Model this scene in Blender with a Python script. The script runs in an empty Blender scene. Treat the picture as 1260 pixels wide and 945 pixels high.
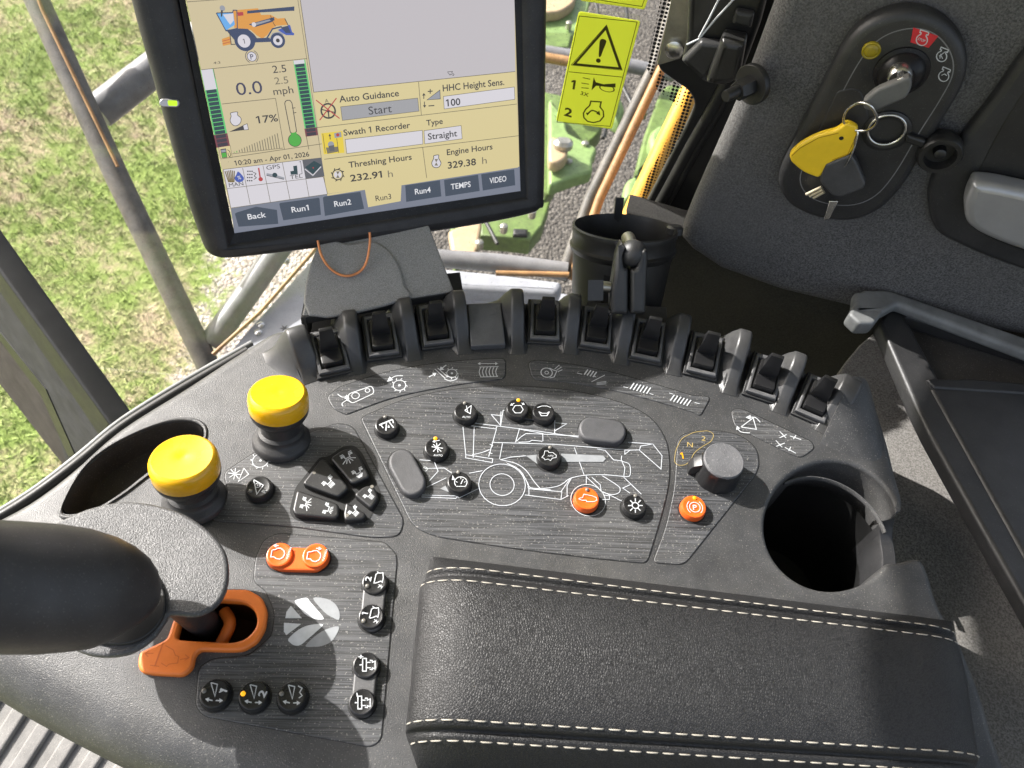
import bpy, bmesh, math, random
import numpy as np
from mathutils import Vector, Matrix
random.seed(7); rng = np.random.default_rng(7)
sc = bpy.context.scene
COL = sc.collection
R = math.radians
EXP = 1.8                      # exposure stops
# ------------------------------------------------------------------ camera
F, CX, CY, H = 970.0, 630.0, 472.5, 0.55
dn = Vector((540-CX, -(1150-CY), -F)).normalized()
Zc = -dn
Xc = (Vector((1,0,0)) - Zc*Zc.x).normalized()
Yc = Zc.cross(Xc)
ROT = Matrix((Xc, Yc, Zc))       # camera -> world
CAM = Vector((0,0,H))
cam = bpy.data.cameras.new('camera'); camo = bpy.data.objects.new('camera', cam); COL.objects.link(camo)
camo.matrix_world = Matrix.Translation(CAM) @ ROT.to_4x4()
cam.sensor_width = 36; cam.lens = F*36/1260; cam.clip_start = 0.01; cam.clip_end = 200
sc.camera = camo
cam.dof.use_dof = True; cam.dof.focus_distance = .66; cam.dof.aperture_fstop = 13
def cw(v): return ROT @ Vector(v)
def ray(u, v): return ROT @ Vector(((u-CX)/F, -(v-CY)/F, -1))
def pd(u, v, d): return CAM + ray(u, v)*d                # at camera depth d
def hz(u, v, z=0.0):                                      # on the level z
    r = ray(u, v); return CAM + r*((z-H)/r.z)
def depth(p): return -(ROT.transposed() @ (Vector(p)-CAM)).z
class Frame:
    def __init__(s, o, ex, ey):
        s.o = Vector(o); s.ex = Vector(ex).normalized()
        s.n = s.ex.cross(Vector(ey)).normalized(); s.ey = s.n.cross(s.ex)
        s.M = Matrix.Translation(s.o) @ Matrix((s.ex, s.ey, s.n)).transposed().to_4x4()
    def to3(s, x, y, h=0): return s.o + s.ex*x + s.ey*y + s.n*h
    def px(s, u, v, h=0):
        r = ray(u, v); p0 = s.o + s.n*h
        t = (p0-CAM).dot(s.n)/r.dot(s.n); p = CAM + r*t - s.o
        return (p.dot(s.ex), p.dot(s.ey))
    def mpp(s, u, v):                                     # metres per photo pixel there
        x, y = s.px(u, v); return depth(s.to3(x, y))/F
def off(ox, oy, k): return lambda x, y: (ox+x/k, oy+y/k)
CON = Frame((0,0,0), (1,0,0), (0,1,0))
# ------------------------------------------------------------------ 2D helpers
def cr(pts, n=6, closed=True):                            # smooth curve through points
    P = [Vector(p) for p in pts]; N = len(P); out = []
    for i in range(N if closed else N-1):
        if closed: a,b,c,d = P[i-1],P[i],P[(i+1)%N],P[(i+2)%N]
        else: a,b,c,d = P[max(i-1,0)],P[i],P[i+1],P[min(i+2,N-1)]
        for k in range(n):
            t = k/n
            out.append(tuple(.5*((2*b)+(c-a)*t+(2*a-5*b+4*c-d)*t*t+(3*b-a-3*c+d)*t**3)))
    if not closed: out.append(tuple(P[-1]))
    return out
def rp(pts, r=8, n=5):                                    # polygon with filleted corners
    out = []; N = len(pts)
    for i in range(N):
        p = Vector(pts[i][:2]); a = Vector(pts[i-1][:2]); b = Vector(pts[(i+1)%N][:2])
        rr = pts[i][2] if len(pts[i]) > 2 else r
        da, db = a-p, b-p
        ra = min(rr, da.length*.48, db.length*.48)
        if ra < .2: out.append(tuple(p)); continue
        s, e = p+da.normalized()*ra, p+db.normalized()*ra
        for k in range(n+1):
            t = k/n; out.append(tuple(s*(1-t)**2 + p*2*t*(1-t) + e*t*t))
    return out
def circ(u, v, r, n=28, ry=None): return [(u+r*math.cos(2*math.pi*k/n), v+(ry or r)*math.sin(2*math.pi*k/n)) for k in range(n)]
def capsule2(a, b, r, n=10):
    a, b = Vector(a), Vector(b); d = (b-a).normalized(); m = Vector((-d.y, d.x)); out = []
    for k in range(n+1):
        t = math.pi*k/n; out.append(tuple(b + m*r*math.cos(t) + d*r*math.sin(t)))
    for k in range(n+1):
        t = math.pi*k/n; out.append(tuple(a - m*r*math.cos(t) - d*r*math.sin(t)))
    return out
# ------------------------------------------------------------------ materials
def s2l(c): return tuple(((x/255)/12.92 if x/255 <= .04045 else ((x/255+.055)/1.055)**2.4) for x in c)
class Nodes:
    def __init__(s, name):
        s.m = bpy.data.materials.new(name); s.m.use_nodes = True; s.t = s.m.node_tree; s.t.nodes.clear()
        s.out = s.n('ShaderNodeOutputMaterial')
    def n(s, ty, **kw):
        nd = s.t.nodes.new(ty)
        for k, v in kw.items():
            if k.startswith('i_'):
                key = k[2:]; nd.inputs[int(key) if key.isdigit() else key.replace('_',' ')].default_value = v
            else: setattr(nd, k, v)
        return nd
    def l(s, a, b): s.t.links.new(a, b)
    def coord(s, scale=(1,1,1), rot=(0,0,0)):
        tc = s.n('ShaderNodeTexCoord'); mp = s.n('ShaderNodeMapping')
        mp.inputs['Scale'].default_value = scale; mp.inputs['Rotation'].default_value = rot
        s.l(tc.outputs['Object'], mp.inputs[0]); return mp.outputs[0]
    def noise(s, vec, scale, detail=3, rough=.6):
        nd = s.n('ShaderNodeTexNoise'); nd.inputs['Scale'].default_value = scale; nd.inputs['Detail'].default_value = detail
        nd.inputs['Roughness'].default_value = rough; s.l(vec, nd.inputs['Vector']); return nd.outputs[0]
    def ramp(s, fac, stops):
        r = s.n('ShaderNodeValToRGB'); e = r.color_ramp.elements
        while len(e) < len(stops): e.new(.5)
        for q, (p, c) in zip(e, stops):
            q.position = p; q.color = (c if hasattr(c, '__len__') else (c,c,c))[:3] + (1,) if hasattr(c,'__len__') else (c,c,c,1)
        s.l(fac, r.inputs[0]); return r.outputs[0]
    def mix(s, fac, a, b, mode='MIX'):
        m = s.n('ShaderNodeMix'); m.data_type = 'RGBA'; m.blend_type = mode
        for inp, val in ((0, fac), (6, a), (7, b)):
            if hasattr(val, 'is_linked'): s.l(val, m.inputs[inp])
            elif inp == 0: m.inputs[0].default_value = val
            else: m.inputs[inp].default_value = tuple(val)[:3] + (1,)
        return m.outputs[2]
    def bump(s, height, strength, dist, prev=None):
        b = s.n('ShaderNodeBump'); b.inputs['Strength'].default_value = strength; b.inputs['Distance'].default_value = dist
        s.l(height, b.inputs['Height'])
        if prev: s.l(prev, b.inputs['Normal'])
        return b.outputs[0]
    def bsdf(s, col, rough=.5, metal=0, normal=None, spec=.5, **kw):
        p = s.n('ShaderNodeBsdfPrincipled')
        for key, val in (('Base Color', col), ('Roughness', rough), ('Metallic', metal), ('Specular IOR Level', spec)):
            if hasattr(val, 'is_linked'): s.l(val, p.inputs[key])
            else: p.inputs[key].default_value = (tuple(val)[:3]+(1,)) if key == 'Base Color' else val
        if normal: s.l(normal, p.inputs['Normal'])
        for k, v in kw.items(): p.inputs[k.replace('_',' ')].default_value = v
        s.l(p.outputs[0], s.out.inputs[0]); return p
def plastic(name, col, rough=.5, grain=1100, gs=.25, dust=.0, dcol=(.20,.19,.17), metal=0, spec=.5, blotch=.25):
    N = Nodes(name); v = N.coord()
    n1 = N.noise(v, 38, 5, .65)
    c = N.mix(N.ramp(n1, [(.35, 0), (.7, 1)]), [x*(1-blotch) for x in col], [min(1, x*(1+blotch)) for x in col])
    if dust > 0:
        sp = N.ramp(N.noise(v, 900, 2, .5), [(.66-.05*dust, 0), (.72, 1)])
        big = N.ramp(N.noise(v, 14, 4, .7), [(.40, 0), (.72, .75)])
        film = N.n('ShaderNodeMath', operation='MULTIPLY_ADD'); N.l(sp, film.inputs[0]); film.inputs[1].default_value = .75*min(1, dust)
        fm = N.n('ShaderNodeMath', operation='MULTIPLY'); N.l(big, fm.inputs[0]); fm.inputs[1].default_value = .20*dust
        N.l(fm.outputs[0], film.inputs[2])
        c = N.mix(film.outputs[0], c, dcol)
    rr = N.ramp(N.noise(v, 22, 4, .7), [(.3, max(.05, rough-.09)), (.75, min(1, rough+.1))])
    nb = N.bump(N.noise(v, grain, 2, .5), gs, .0006)
    N.bsdf(c, rr, metal, nb, spec); return N.m
def flatc(name, col, rough=.5, metal=0, spec=.4):
    N = Nodes(name); v = N.coord()
    c = N.mix(N.ramp(N.noise(v, 160, 4, .6), [(.3, 0), (.7, 1)]), [x*.88 for x in col], [min(1, x*1.08) for x in col])
    N.bsdf(c, rough, metal, None, spec); return N.m
def glow(name, srgb, k=1.0):
    N = Nodes(name); c = s2l(srgb)
    N.bsdf((.01,.01,.01), .22, 0, None, .5, Emission_Strength=k*2**-EXP)
    p = [x for x in N.t.nodes if x.type == 'BSDF_PRINCIPLED'][0]; p.inputs['Emission Color'].default_value = c+(1,)
    return N.m
M = {}
M['body'] = plastic('console_plastic', (.038,.0385,.040), .48, 1300, .6, .9)
M['bodyd'] = plastic('dark_plastic', (.020,.020,.021), .45, 1500, .3, .25)
M['fin'] = plastic('divider_plastic', (.040,.040,.041), .38, 1800, .2, .15)
M['switch'] = plastic('switch_plastic', (.011,.011,.012), .34, 2200, .1, .12)
M['bezel'] = plastic('switch_frame_plastic', (.080,.080,.083), .45, 1800, .2, .5)
M['blank'] = plastic('blank_cover_plastic', (.075,.076,.08), .5, 1500, .5, .25)
M['button'] = plastic('button_plastic', (.012,.012,.013), .32, 2000, .1, .3)
M['key'] = plastic('keypad_rubber', (.014,.014,.015), .38, 2000, .15, .25)
M['blankr'] = plastic('blank_button_rubber', (.055,.055,.058), .55, 1600, .4, .2)
M['orangeb'] = plastic('orange_button_plastic', (.72,.105,.012), .34, 2000, .1, .15, (.6,.3,.15), blotch=.08)
M['orange'] = plastic('orange_guide_plastic', (.70,.17,.022), .42, 1500, .2, .12, (.5,.3,.15), blotch=.1)
M['yellow'] = plastic('yellow_knob_plastic', (.66,.36,.006), .26, 900, .03, .22, (.6,.4,.1), blotch=.04)
M['grip'] = plastic('grip_rubber', (.024,.022,.0225), .46, 1400, .15, .3)
M['disc'] = plastic('pebbled_plastic', (.045,.045,.047), .42, 1250, 1.0, .9, (.20,.20,.20))
M['housing'] = plastic('monitor_plastic', (.026,.025,.027), .45, 1600, .3, .25, spec=.35)
M['bezelm'] = plastic('monitor_bezel_gloss', (.010,.0095,.0105), .35, 1600, .08, .3, spec=.22)
M['black'] = plastic('black_moulding', (.012,.012,.012), .42, 1200, .2, .15)
M['rubber'] = plastic('rubber_seal', (.010,.010,.010), .5, 1200, .2, .1)
M['dialtop'] = plastic('dial_cap', (.10,.10,.105), .5, 700, .6, .6, (.35,.34,.33))
M['white'] = flatc('white_print', (.46,.475,.49), .55)
M['lgrey'] = flatc('grey_print', (.23,.24,.25), .55)
M['seam'] = flatc('seam_gap', (.012,.012,.012), .7)
M['edge'] = flatc('panel_edge', (.16,.16,.165), .4)
M['gold'] = flatc('tan_print', (.36,.27,.10), .5)
M['silver'] = plastic('silver_paint', (.36,.36,.365), .38, 900, .15, .1, metal=.55, blotch=.06)
M['silverdk'] = plastic('grey_satin_trim', (.15,.155,.155), .55, 1500, .2, .2, metal=.2)
M['chrome'] = flatc('polished_steel', (.66,.65,.62), .27, 1)
M['steel'] = plastic('zinc_steel', (.42,.40,.34), .38, 600, .3, .25, metal=.85)
M['keyhead'] = plastic('grey_key_plastic', (.10,.10,.098), .55, 1200, .2, .2)
M['tagyellow'] = plastic('yellow_vinyl', (.78,.52,.018), .42, 700, .2, .04, (.5,.3,.1), blotch=.08)
M['red'] = flatc('red_print', (.52,.022,.03), .45)
M['ambere'] = flatc('amber_lens', (.26,.20,.008), .25)
M['ledoff'] = flatc('led_off', (.16,.15,.13), .25)
M['copper'] = flatc('copper_wire', (.75,.30,.13), .35, .7)
M['stitch'] = flatc('cream_thread', (.33,.305,.26), .8)
N = Nodes('led_amber'); N.bsdf((.6,.25,.0), .3, 0, None, .5, Emission_Strength=1.1*2**-EXP)
[x for x in N.t.nodes if x.type=='BSDF_PRINCIPLED'][0].inputs['Emission Color'].default_value = (1,.42,.01,1); M['ledon'] = N.m
N = Nodes('led_green'); N.bsdf((.3,.5,.0), .3, 0, None, .5, Emission_Strength=.9*2**-EXP)
[x for x in N.t.nodes if x.type=='BSDF_PRINCIPLED'][0].inputs['Emission Color'].default_value = (.55,.85,.02,1); M['ledgreen'] = N.m
N = Nodes('lit_amber_print'); N.bsdf((.5,.2,.0), .4, 0, None, .3, Emission_Strength=1.0*2**-EXP)
[x for x in N.t.nodes if x.type=='BSDF_PRINCIPLED'][0].inputs['Emission Color'].default_value = (1,.38,.01,1); M['amberlit'] = N.m
# brushed panel: fine grooves running left-right
N = Nodes('grooved_panel'); v = N.coord((10, 520, 1), (0,0,R(-1.5)))
g = N.noise(v, 1.6, 3, .6); v2 = N.coord()
c = N.mix(N.ramp(g, [(.40, 0), (.60, 1)]), (.022,.0225,.024), (.078,.080,.085))
sp = N.ramp(N.noise(v2, 800, 2, .5), [(.64, 0), (.71, .8)])
c = N.mix(sp, c, (.28,.27,.25))
big = N.ramp(N.noise(v2, 12, 4, .7), [(.42, 0), (.75, .16)]); c = N.mix(big, c, (.24,.23,.21))
N.bsdf(c, .42, 0, N.bump(g, .55, .0008), .5); M['panel'] = N.m
# leather
N = Nodes('black_leather'); v = N.coord()
w = N.n('ShaderNodeTexNoise'); w.inputs['Scale'].default_value = 120; N.l(v, w.inputs['Vector'])
vm = N.n('ShaderNodeVectorMath', operation='MULTIPLY_ADD'); N.l(w.outputs[1], vm.inputs[0]); vm.inputs[1].default_value = (.0022,)*3; N.l(v, vm.inputs[2])
vo = N.n('ShaderNodeTexVoronoi'); vo.feature = 'DISTANCE_TO_EDGE'; vo.inputs['Scale'].default_value = 640; N.l(vm.outputs[0], vo.inputs['Vector'])
hh = N.ramp(vo.outputs['Distance'], [(.0, 0), (.22, 1)])
c = N.mix(hh, (.007,.007,.0074), (.019,.019,.0198))
b1 = N.bump(hh, .50, .0004); b2 = N.bump(N.noise(v, 1400, 2, .5), .2, .0003, b1)
N.bsdf(c, N.ramp(N.noise(v, 30, 3), [(.3,.44),(.7,.56)]), 0, b2, .38); M['leather'] = N.m
# wall fabric: speckled charcoal
def speckle(name, a, b, scale, rough=.85, bs=.5, stain=None):
    N = Nodes(name); v = N.coord(); n0 = N.noise(v, scale, 3, .75)
    c = N.mix(N.ramp(n0, [(.38, 0), (.64, 1)]), a, b)
    if stain: c = N.mix(N.ramp(N.noise(v, 6, 4, .65), [(.42, 0), (.7, .55)]), c, stain)
    N.bsdf(c, rough, 0, N.bump(n0, bs, .0012), .3); return N.m
M['fabric'] = speckle('charcoal_trim_fabric', (.042,.041,.041), (.140,.138,.137), 620, .8, .6, (.10,.095,.09))
M['carpet'] = speckle('grey_brown_carpet', (.095,.092,.088), (.255,.247,.237), 560, .9, .5, (.16,.145,.125))
M['darkwall'] = speckle('shade_near_black_trim', (.016,.0155,.015), (.034,.033,.031), 500, .85, .3, (.045,.04,.034))
M['hammer'] = speckle('hammered_grey_paint', (.17,.167,.163), (.33,.326,.32), 1300, .40, .25)
M['mat'] = plastic('ribbed_footplate', (.15,.145,.138), .75, 500, .5, .6, (.42,.4,.36), blotch=.2)
M['tube'] = plastic('weathered_grey_paint', (.16,.16,.165), .45, 400, .2, .3, (.30,.23,.15), blotch=.2)
M['tubed'] = plastic('dusty_dark_post', (.105,.10,.092), .55, 400, .3, .9, (.28,.22,.15), blotch=.35)
M['rust'] = plastic('amber_reflection_strip', (.30,.165,.065), .5, 300, .2, .3, (.3,.2,.1), blotch=.3)
M['deck'] = plastic('light_grey_deck_paint', (.27,.28,.305), .5, 300, .25, .3, (.25,.23,.2), blotch=.1)
M['yrail'] = plastic('orange_yellow_rail', (.72,.36,.05), .35, 300, .15, .25, (.6,.45,.25), blotch=.15)
M['green'] = plastic('green_machine_paint', (.10,.155,.036), .5, 120, .3, .5, (.25,.25,.15), blotch=.3)
M['greenl'] = plastic('pale_green_paint', (.17,.255,.085), .45, 120, .2, .3, (.35,.38,.25), blotch=.2)
M['cream'] = plastic('cream_panel', (.38,.28,.165), .55, 120, .2, .4, (.35,.28,.2), blotch=.15)
# ------------------------------------------------------------------ object helpers
def tag(o, label=None, cat=None, group=None, kind=None):
    if label: o['label'] = label
    if cat: o['category'] = cat
    if group: o['group'] = group
    if kind: o['kind'] = kind
    return o
def link(o, parent=None):
    COL.objects.link(o)
    if parent:
        o.parent = parent; o.matrix_parent_inverse = wm(parent).inverted()
    return o
def wm(o):
    m = o.matrix_basis.copy()
    if o.parent: m = wm(o.parent) @ o.matrix_parent_inverse @ m
    return m
def empty(name, loc, label, cat, group=None):
    o = bpy.data.objects.new(name, None); o.location = loc; o.empty_display_size = .01; COL.objects.link(o)
    return tag(o, label, cat, group)
def finish(me, smooth=35):
    if smooth is not None and len(me.polygons):
        me.polygons.foreach_set('use_smooth', [True]*len(me.polygons))
        me.set_sharp_from_angle(angle=R(smooth))
    return me
def obj(name, me, mats, parent=None, mat4=None):
    o = bpy.data.objects.new(name, me)
    for m in (mats if isinstance(mats, (list, tuple)) else [mats]): me.materials.append(M[m] if isinstance(m, str) else m)
    if mat4 is not None: o.matrix_basis = mat4
    return link(o, parent)
def pym(name, vs, fs, smooth=35):
    me = bpy.data.meshes.new(name); me.from_pydata([tuple(v) for v in vs], [], fs); me.validate(); me.update()
    bm = bmesh.new(); bm.from_mesh(me); bmesh.ops.recalc_face_normals(bm, faces=bm.faces); bm.to_mesh(me); bm.free()
    return finish(me, smooth)
def curve_mesh(name, cu):
    o = bpy.data.objects.new('tmp', cu); COL.objects.link(o)
    dg = bpy.context.evaluated_depsgraph_get(); dg.update()
    me = bpy.data.meshes.new_from_object(o.evaluated_get(dg)); me.name = name
    COL.objects.unlink(o); bpy.data.objects.remove(o); bpy.data.curves.remove(cu); return me
def plate_mesh(name, M4, loops, h0, h1, bevel=.001, res=2):
    cu = bpy.data.curves.new(name, 'CURVE'); cu.dimensions = '2D'; cu.fill_mode = 'BOTH'
    for lp in loops:
        sp = cu.splines.new('POLY'); sp.points.add(len(lp)-1)
        for p, q in zip(sp.points, lp): p.co = (q[0], q[1], 0, 1)
        sp.use_cyclic_u = True
    half = (h1-h0)/2; b = min(bevel, half*.98)
    cu.bevel_depth = b; cu.bevel_resolution = res; cu.extrude = half-b; cu.offset = -b
    me = curve_mesh(name, cu); me.materials.clear()
    me.transform(M4 @ Matrix.Translation((0,0,(h0+h1)/2)))
    return finish(me, 40)
def plate(name, fr, loops_px, h0, h1, mat, parent=None, bevel=.001, res=2, hp=None):
    """slab whose outline is seen at these photo pixels, lying between heights h0 and h1 over the frame"""
    hp = h1 if hp is None else hp
    loops = [[fr.px(u, v, hp) for u, v in lp] for lp in loops_px]
    return obj(name, plate_mesh(name, fr.M, loops, h0, h1, bevel, res), mat, parent)
def tube_mesh(name, pts, r, smooth_n=0, cyc=False, res=5):
    if smooth_n: pts = cr([tuple(p) for p in pts], smooth_n, cyc)
    cu = bpy.data.curves.new(name, 'CURVE'); cu.dimensions = '3D'; cu.bevel_depth = r; cu.bevel_resolution = res; cu.use_fill_caps = True
    sp = cu.splines.new('POLY'); sp.points.add(len(pts)-1); sp.use_cyclic_u = cyc
    for p, q in zip(sp.points, pts): p.co = (q[0], q[1], q[2], 1)
    me = curve_mesh(name, cu); me.materials.clear(); return finish(me, 50)
def tube(name, pts, r, mat, parent=None, smooth_n=0, cyc=False, res=5):
    return obj(name, tube_mesh(name, pts, r, smooth_n, cyc, res), mat, parent)
def lathe_mesh(name, prof, n=40, cap=True):
    vs, fs = [], []
    for r, z in prof:
        for k in range(n):
            a = 2*math.pi*k/n; vs.append((r*math.cos(a), r*math.sin(a), z))
    m = len(prof)
    for i in range(m-1):
        for k in range(n): fs.append((i*n+k, i*n+(k+1)%n, (i+1)*n+(k+1)%n, (i+1)*n+k))
    if cap:
        fs.append(tuple(range(n-1, -1, -1))); fs.append(tuple((m-1)*n+k for k in range(n)))
    return pym(name, vs, fs, 40)
def loft_mesh(name, loops, cap=(True, True), smooth=40):
    n = len(loops[0]); vs = [p for lp in loops for p in lp]; fs = []
    for i in range(len(loops)-1):
        for k in range(n): fs.append((i*n+k, i*n+(k+1)%n, (i+1)*n+(k+1)%n, (i+1)*n+k))
    if cap[0]: fs.append(tuple(range(n-1, -1, -1)))
    if cap[1]: fs.append(tuple((len(loops)-1)*n+k for k in range(n)))
    return pym(name, vs, fs, smooth)
def join_meshes(name, meshes, smooth=40):
    bm = bmesh.new()
    for me in meshes: bm.from_mesh(me)
    out = bpy.data.meshes.new(name); bm.to_mesh(out); bm.free()
    for me in meshes: bpy.data.meshes.remove(me)
    return finish(out, smooth)
_tc = {}
def text_geo(s, bold=0.0):
    if (s, bold) in _tc: return _tc[(s, bold)]
    cu = bpy.data.curves.new('t', 'FONT'); cu.body = s; cu.size = 1; cu.offset = bold; cu.resolution_u = 3
    me = curve_mesh('t', cu)
    vs = np.array([v.co[:2] for v in me.vertices]); fs = [tuple(p.vertices) for p in me.polygons]
    bpy.data.meshes.remove(me)
    if '1' in s:                                          # the built-in figure one is a bare bar: give it its flag
        for i, ch in enumerate(s):
            if ch != '1': continue
            if i == len(s)-1: xr = vs[:,0].max()
            else: xr = text_geo('.'+s[:i+1], bold)[0][:,0].max() - text_geo('.1', bold)[0][:,0].max() + text_geo('1', bold)[0][:,0].max() if i else text_geo('1', bold)[0][:,0].max()
            xl = xr-.098-2*bold; b = len(vs); q = .03+bold
            vs = np.vstack([vs, [(xl+.001, .682+bold), (xl-.15, .585+bold), (xl-.15, .50-bold), (xl+.001, .585-bold)]]); fs = fs+[(b, b+1, b+2, b+3)]
    _tc[(s, bold)] = (vs, fs); return vs, fs
class Flat:
    """print lying on a frame; every shape a hair above the one before"""
    def __init__(s, fr, h): s.fr, s.h, s.v, s.f, s.mi, s.mats, s.k = fr, h, [], [], [], [], 0
    def _add(s, pts, faces, mat):
        if mat not in s.mats: s.mats.append(mat)
        b = len(s.v); hh = s.h + s.k*4e-6; s.k += 1
        s.v += [s.fr.to3(x, y, hh) for x, y in pts]
        for f in faces: s.f.append(tuple(b+i for i in f)); s.mi.append(s.mats.index(mat))
    def P(s, u, v): return Vector(s.fr.px(u, v, s.h))
    def poly(s, px, mat):
        pts = [s.P(*p) for p in px]; s._add(pts, [tuple(range(len(pts)))], mat); return s
    def line(s, px, w, mat, closed=False):
        pts = [s.P(*p) for p in px]; m = s.fr.mpp(*px[0])*w/2*(.74 if s.fr is CON else 1); n = len(pts); L, Rr = [], []
        for i in range(n):
            a = pts[i-1] if (i or closed) else None; c = pts[(i+1)%n] if (i < n-1 or closed) else None; p = pts[i]
            d1 = (p-a).normalized() if a is not None and (p-a).length > 1e-9 else None
            d2 = (c-p).normalized() if c is not None and (c-p).length > 1e-9 else None
            d1 = d1 or d2; d2 = d2 or d1
            if d1 is None: d1 = d2 = Vector((1,0))
            n1, n2 = Vector((-d1.y, d1.x)), Vector((-d2.y, d2.x)); q = n1+n2
            q = n1 if q.length < .2 else q.normalized()
            k = m/max(.45, q.dot(n1)); L.append(p+q*k); Rr.append(p-q*k)
        fs = [(i, (i+1)%n, n+(i+1)%n, n+i) for i in range(n if closed else n-1)]
        s._add(L+Rr, fs, mat); return s
    def circle(s, u, v, r, mat, w=None, ry=None, a0=0, a1=360, n=26):
        m = s.fr.mpp(u, v); c = s.P(u, v)
        if w is None:
            pts = [c + Vector((math.cos(2*math.pi*k/n)*r*m, math.sin(2*math.pi*k/n)*(ry or r)*m)) for k in range(n)]
            s._add(pts, [tuple(range(n))], mat)
        else:
            w *= .74 if s.fr is CON else 1
            full = abs(a1-a0) >= 360; n2 = n if full else n+1; o, i_ = [], []
            for k in range(n2):
                a = R(a0+(a1-a0)*k/n); d = Vector((math.cos(a), math.sin(a)*(ry or r)/r))
                o.append(c+d*(r+w/2)*m); i_.append(c+d*(r-w/2)*m)
            s._add(o+i_, [(k, (k+1)%n2, n2+(k+1)%n2, n2+k) for k in range(n2 if full else n2-1)], mat)
        return s
    def text(s, t, u, v, hpx, mat, wpx=None, bold=0.0, rot=0, center=False):
        vs, fs = text_geo(t, bold); m = s.fr.mpp(u, v)
        x0, x1 = vs[:,0].min(), vs[:,0].max(); cap = .73
        sy = hpx*m/cap; sx = wpx*m/(x1-x0) if wpx else sy
        c, sn = math.cos(R(rot)), math.sin(R(rot)); o = s.P(u, v)
        sh = (x0+x1)/2 if center else x0; shy = .365 if center else 0
        pts = []
        for x, y in vs:
            a, b = (x-sh)*sx, (y-shy)*sy; pts.append(o + Vector((a*c-b*sn, a*sn+b*c)))
        s._add(pts, fs, mat); return s
    def build(s, name, parent=None):
        me = bpy.data.meshes.new(name); me.from_pydata([tuple(p) for p in s.v], [], s.f); me.update()
        for p, i in zip(me.polygons, s.mi): p.material_index = i
        bm = bmesh.new(); bm.from_mesh(me)
        for f in bm.faces:
            if f.normal.dot(s.fr.n) < 0: f.normal_flip()
        bm.to_mesh(me); bm.free()
        return obj(name, me, s.mats, parent)
# ================================================================== CONSOLE
K = 3.9375
zA, zS, zT = off(160,430,K), off(360,430,K), off(600,430,K)      # enlarged views of the photo, as traced
zL, z6, z4 = off(200,640,K), off(0,600,3.706), off(780,480,3.15)
def pts(f, *q): return [tuple(f(p[0], p[1]))+tuple(p[2:]) for p in q]
console = empty('control_console', hz(560, 700, -.09), 'dark grey armrest control console with curved row of paddle switches and round buttons', 'control console')
arc_c = (1021, 650); 
def arc(a0, a1, n, ru=82, rv=79): return [(arc_c[0]+ru*math.cos(R(a0+(a1-a0)*k/n)), arc_c[1]-rv*math.sin(R(a0+(a1-a0)*k/n)), 4) for k in range(n+1)]
outl = [(-90,700,9),(-20,655,9),(40,622,9),(90,585,9),(150,533,10),(230,483,12),(300,438,14),(345,412,10),(385,414,6),(430,406,5),(500,394,5),(570,387,5),
        (640,385,5),(710,388,5),(780,398,5),(850,413,5),(920,434,5),(990,462,6),(1040,480,8),(1068,492,10),(1086,540,10),(1099,590,9),(1108,622,6)]
outl += arc(12, 325, 34) + [(1103,694,4),(1128,690,5),(1140,712,8),(1152,750,8),(1180,800,8),(1215,900,8),(1225,1010,8),(1000,1040,10),(640,1040,12),(420,1015,22),(300,990,30),
        (180,955,34),(80,908,36),(0,862,36),(-90,800,30)]
dense = cr(outl, 4)
O0 = [hz(u, v, -r/1000) for u, v, r in dense]; RR = [r/1000 for *_, r in dense]
P2 = [Vector((p.x, p.y)) for p in O0]; n_ = len(P2)
area = sum(P2[i-1].x*P2[i].y-P2[i].x*P2[i-1].y for i in range(n_))
NN = []
for i in range(n_):
    d = (P2[(i+1)%n_]-P2[i-1]).normalized(); q = Vector((-d.y, d.x)); NN.append(q if area > 0 else -q)
loops = [[(p.x, p.y, -.078) for p in P2]]
for k in range(7):
    a = math.pi/2*k/6
    loops.append([(p.x+q.x*r*(1-math.cos(a)), p.y+q.y*r*(1-math.cos(a)), -r+r*math.sin(a)) for p, q, r in zip(P2, NN, RR)])
vs = [v for lp in loops for v in lp]; fs = []
for i in range(len(loops)-1):
    for k in range(n_): fs.append((i*n_+k, i*n_+(k+1)%n_, (i+1)*n_+(k+1)%n_, (i+1)*n_+k))
tray_px = cr([(76,630),(92,590),(118,560),(158,536),(205,519),(236,518),(250,528),(246,545),(216,560),(182,582),(150,606),(112,628)], 5)
slot_px = cr(pts(z6, (1000,500),(1110,512),(1160,545),(1180,590),(1170,650),(1120,698),(1060,712),(880,702),(780,698),(820,590)), 4)
from mathutils.geometry import tessellate_polygon
top = [Vector(p) for p in loops[-1]]; holes = [[hz(u, v, 0) for u, v in h] for h in (tray_px, slot_px)]
base = (len(loops)-1)*n_; idx = list(range(base, base+n_))
for h in holes:
    idx += range(len(vs), len(vs)+len(h)); vs += [tuple(p) for p in h]
for t in tessellate_polygon([top]+holes): fs.append(tuple(idx[i] for i in t))
for hi, dp in ((0,.032),(1,.05)):
    h = holes[hi]; b0 = idx[n_+(0 if hi == 0 else len(holes[0]))]; c0 = len(vs); m = len(h)
    vs += [(p.x, p.y, -dp) for p in h]
    for k in range(m): fs.append((b0+k, b0+(k+1)%m, c0+(k+1)%m, c0+k))
    fs.append(tuple(range(c0, c0+m)))
body = obj('body_shell', pym('body_shell', vs, fs, 32), 'body', console)
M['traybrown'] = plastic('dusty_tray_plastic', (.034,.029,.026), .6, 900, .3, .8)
M['slotbrown'] = plastic('orange_brown_slot_plastic', (.10,.026,.006), .5, 1200, .2, .1)
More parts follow.
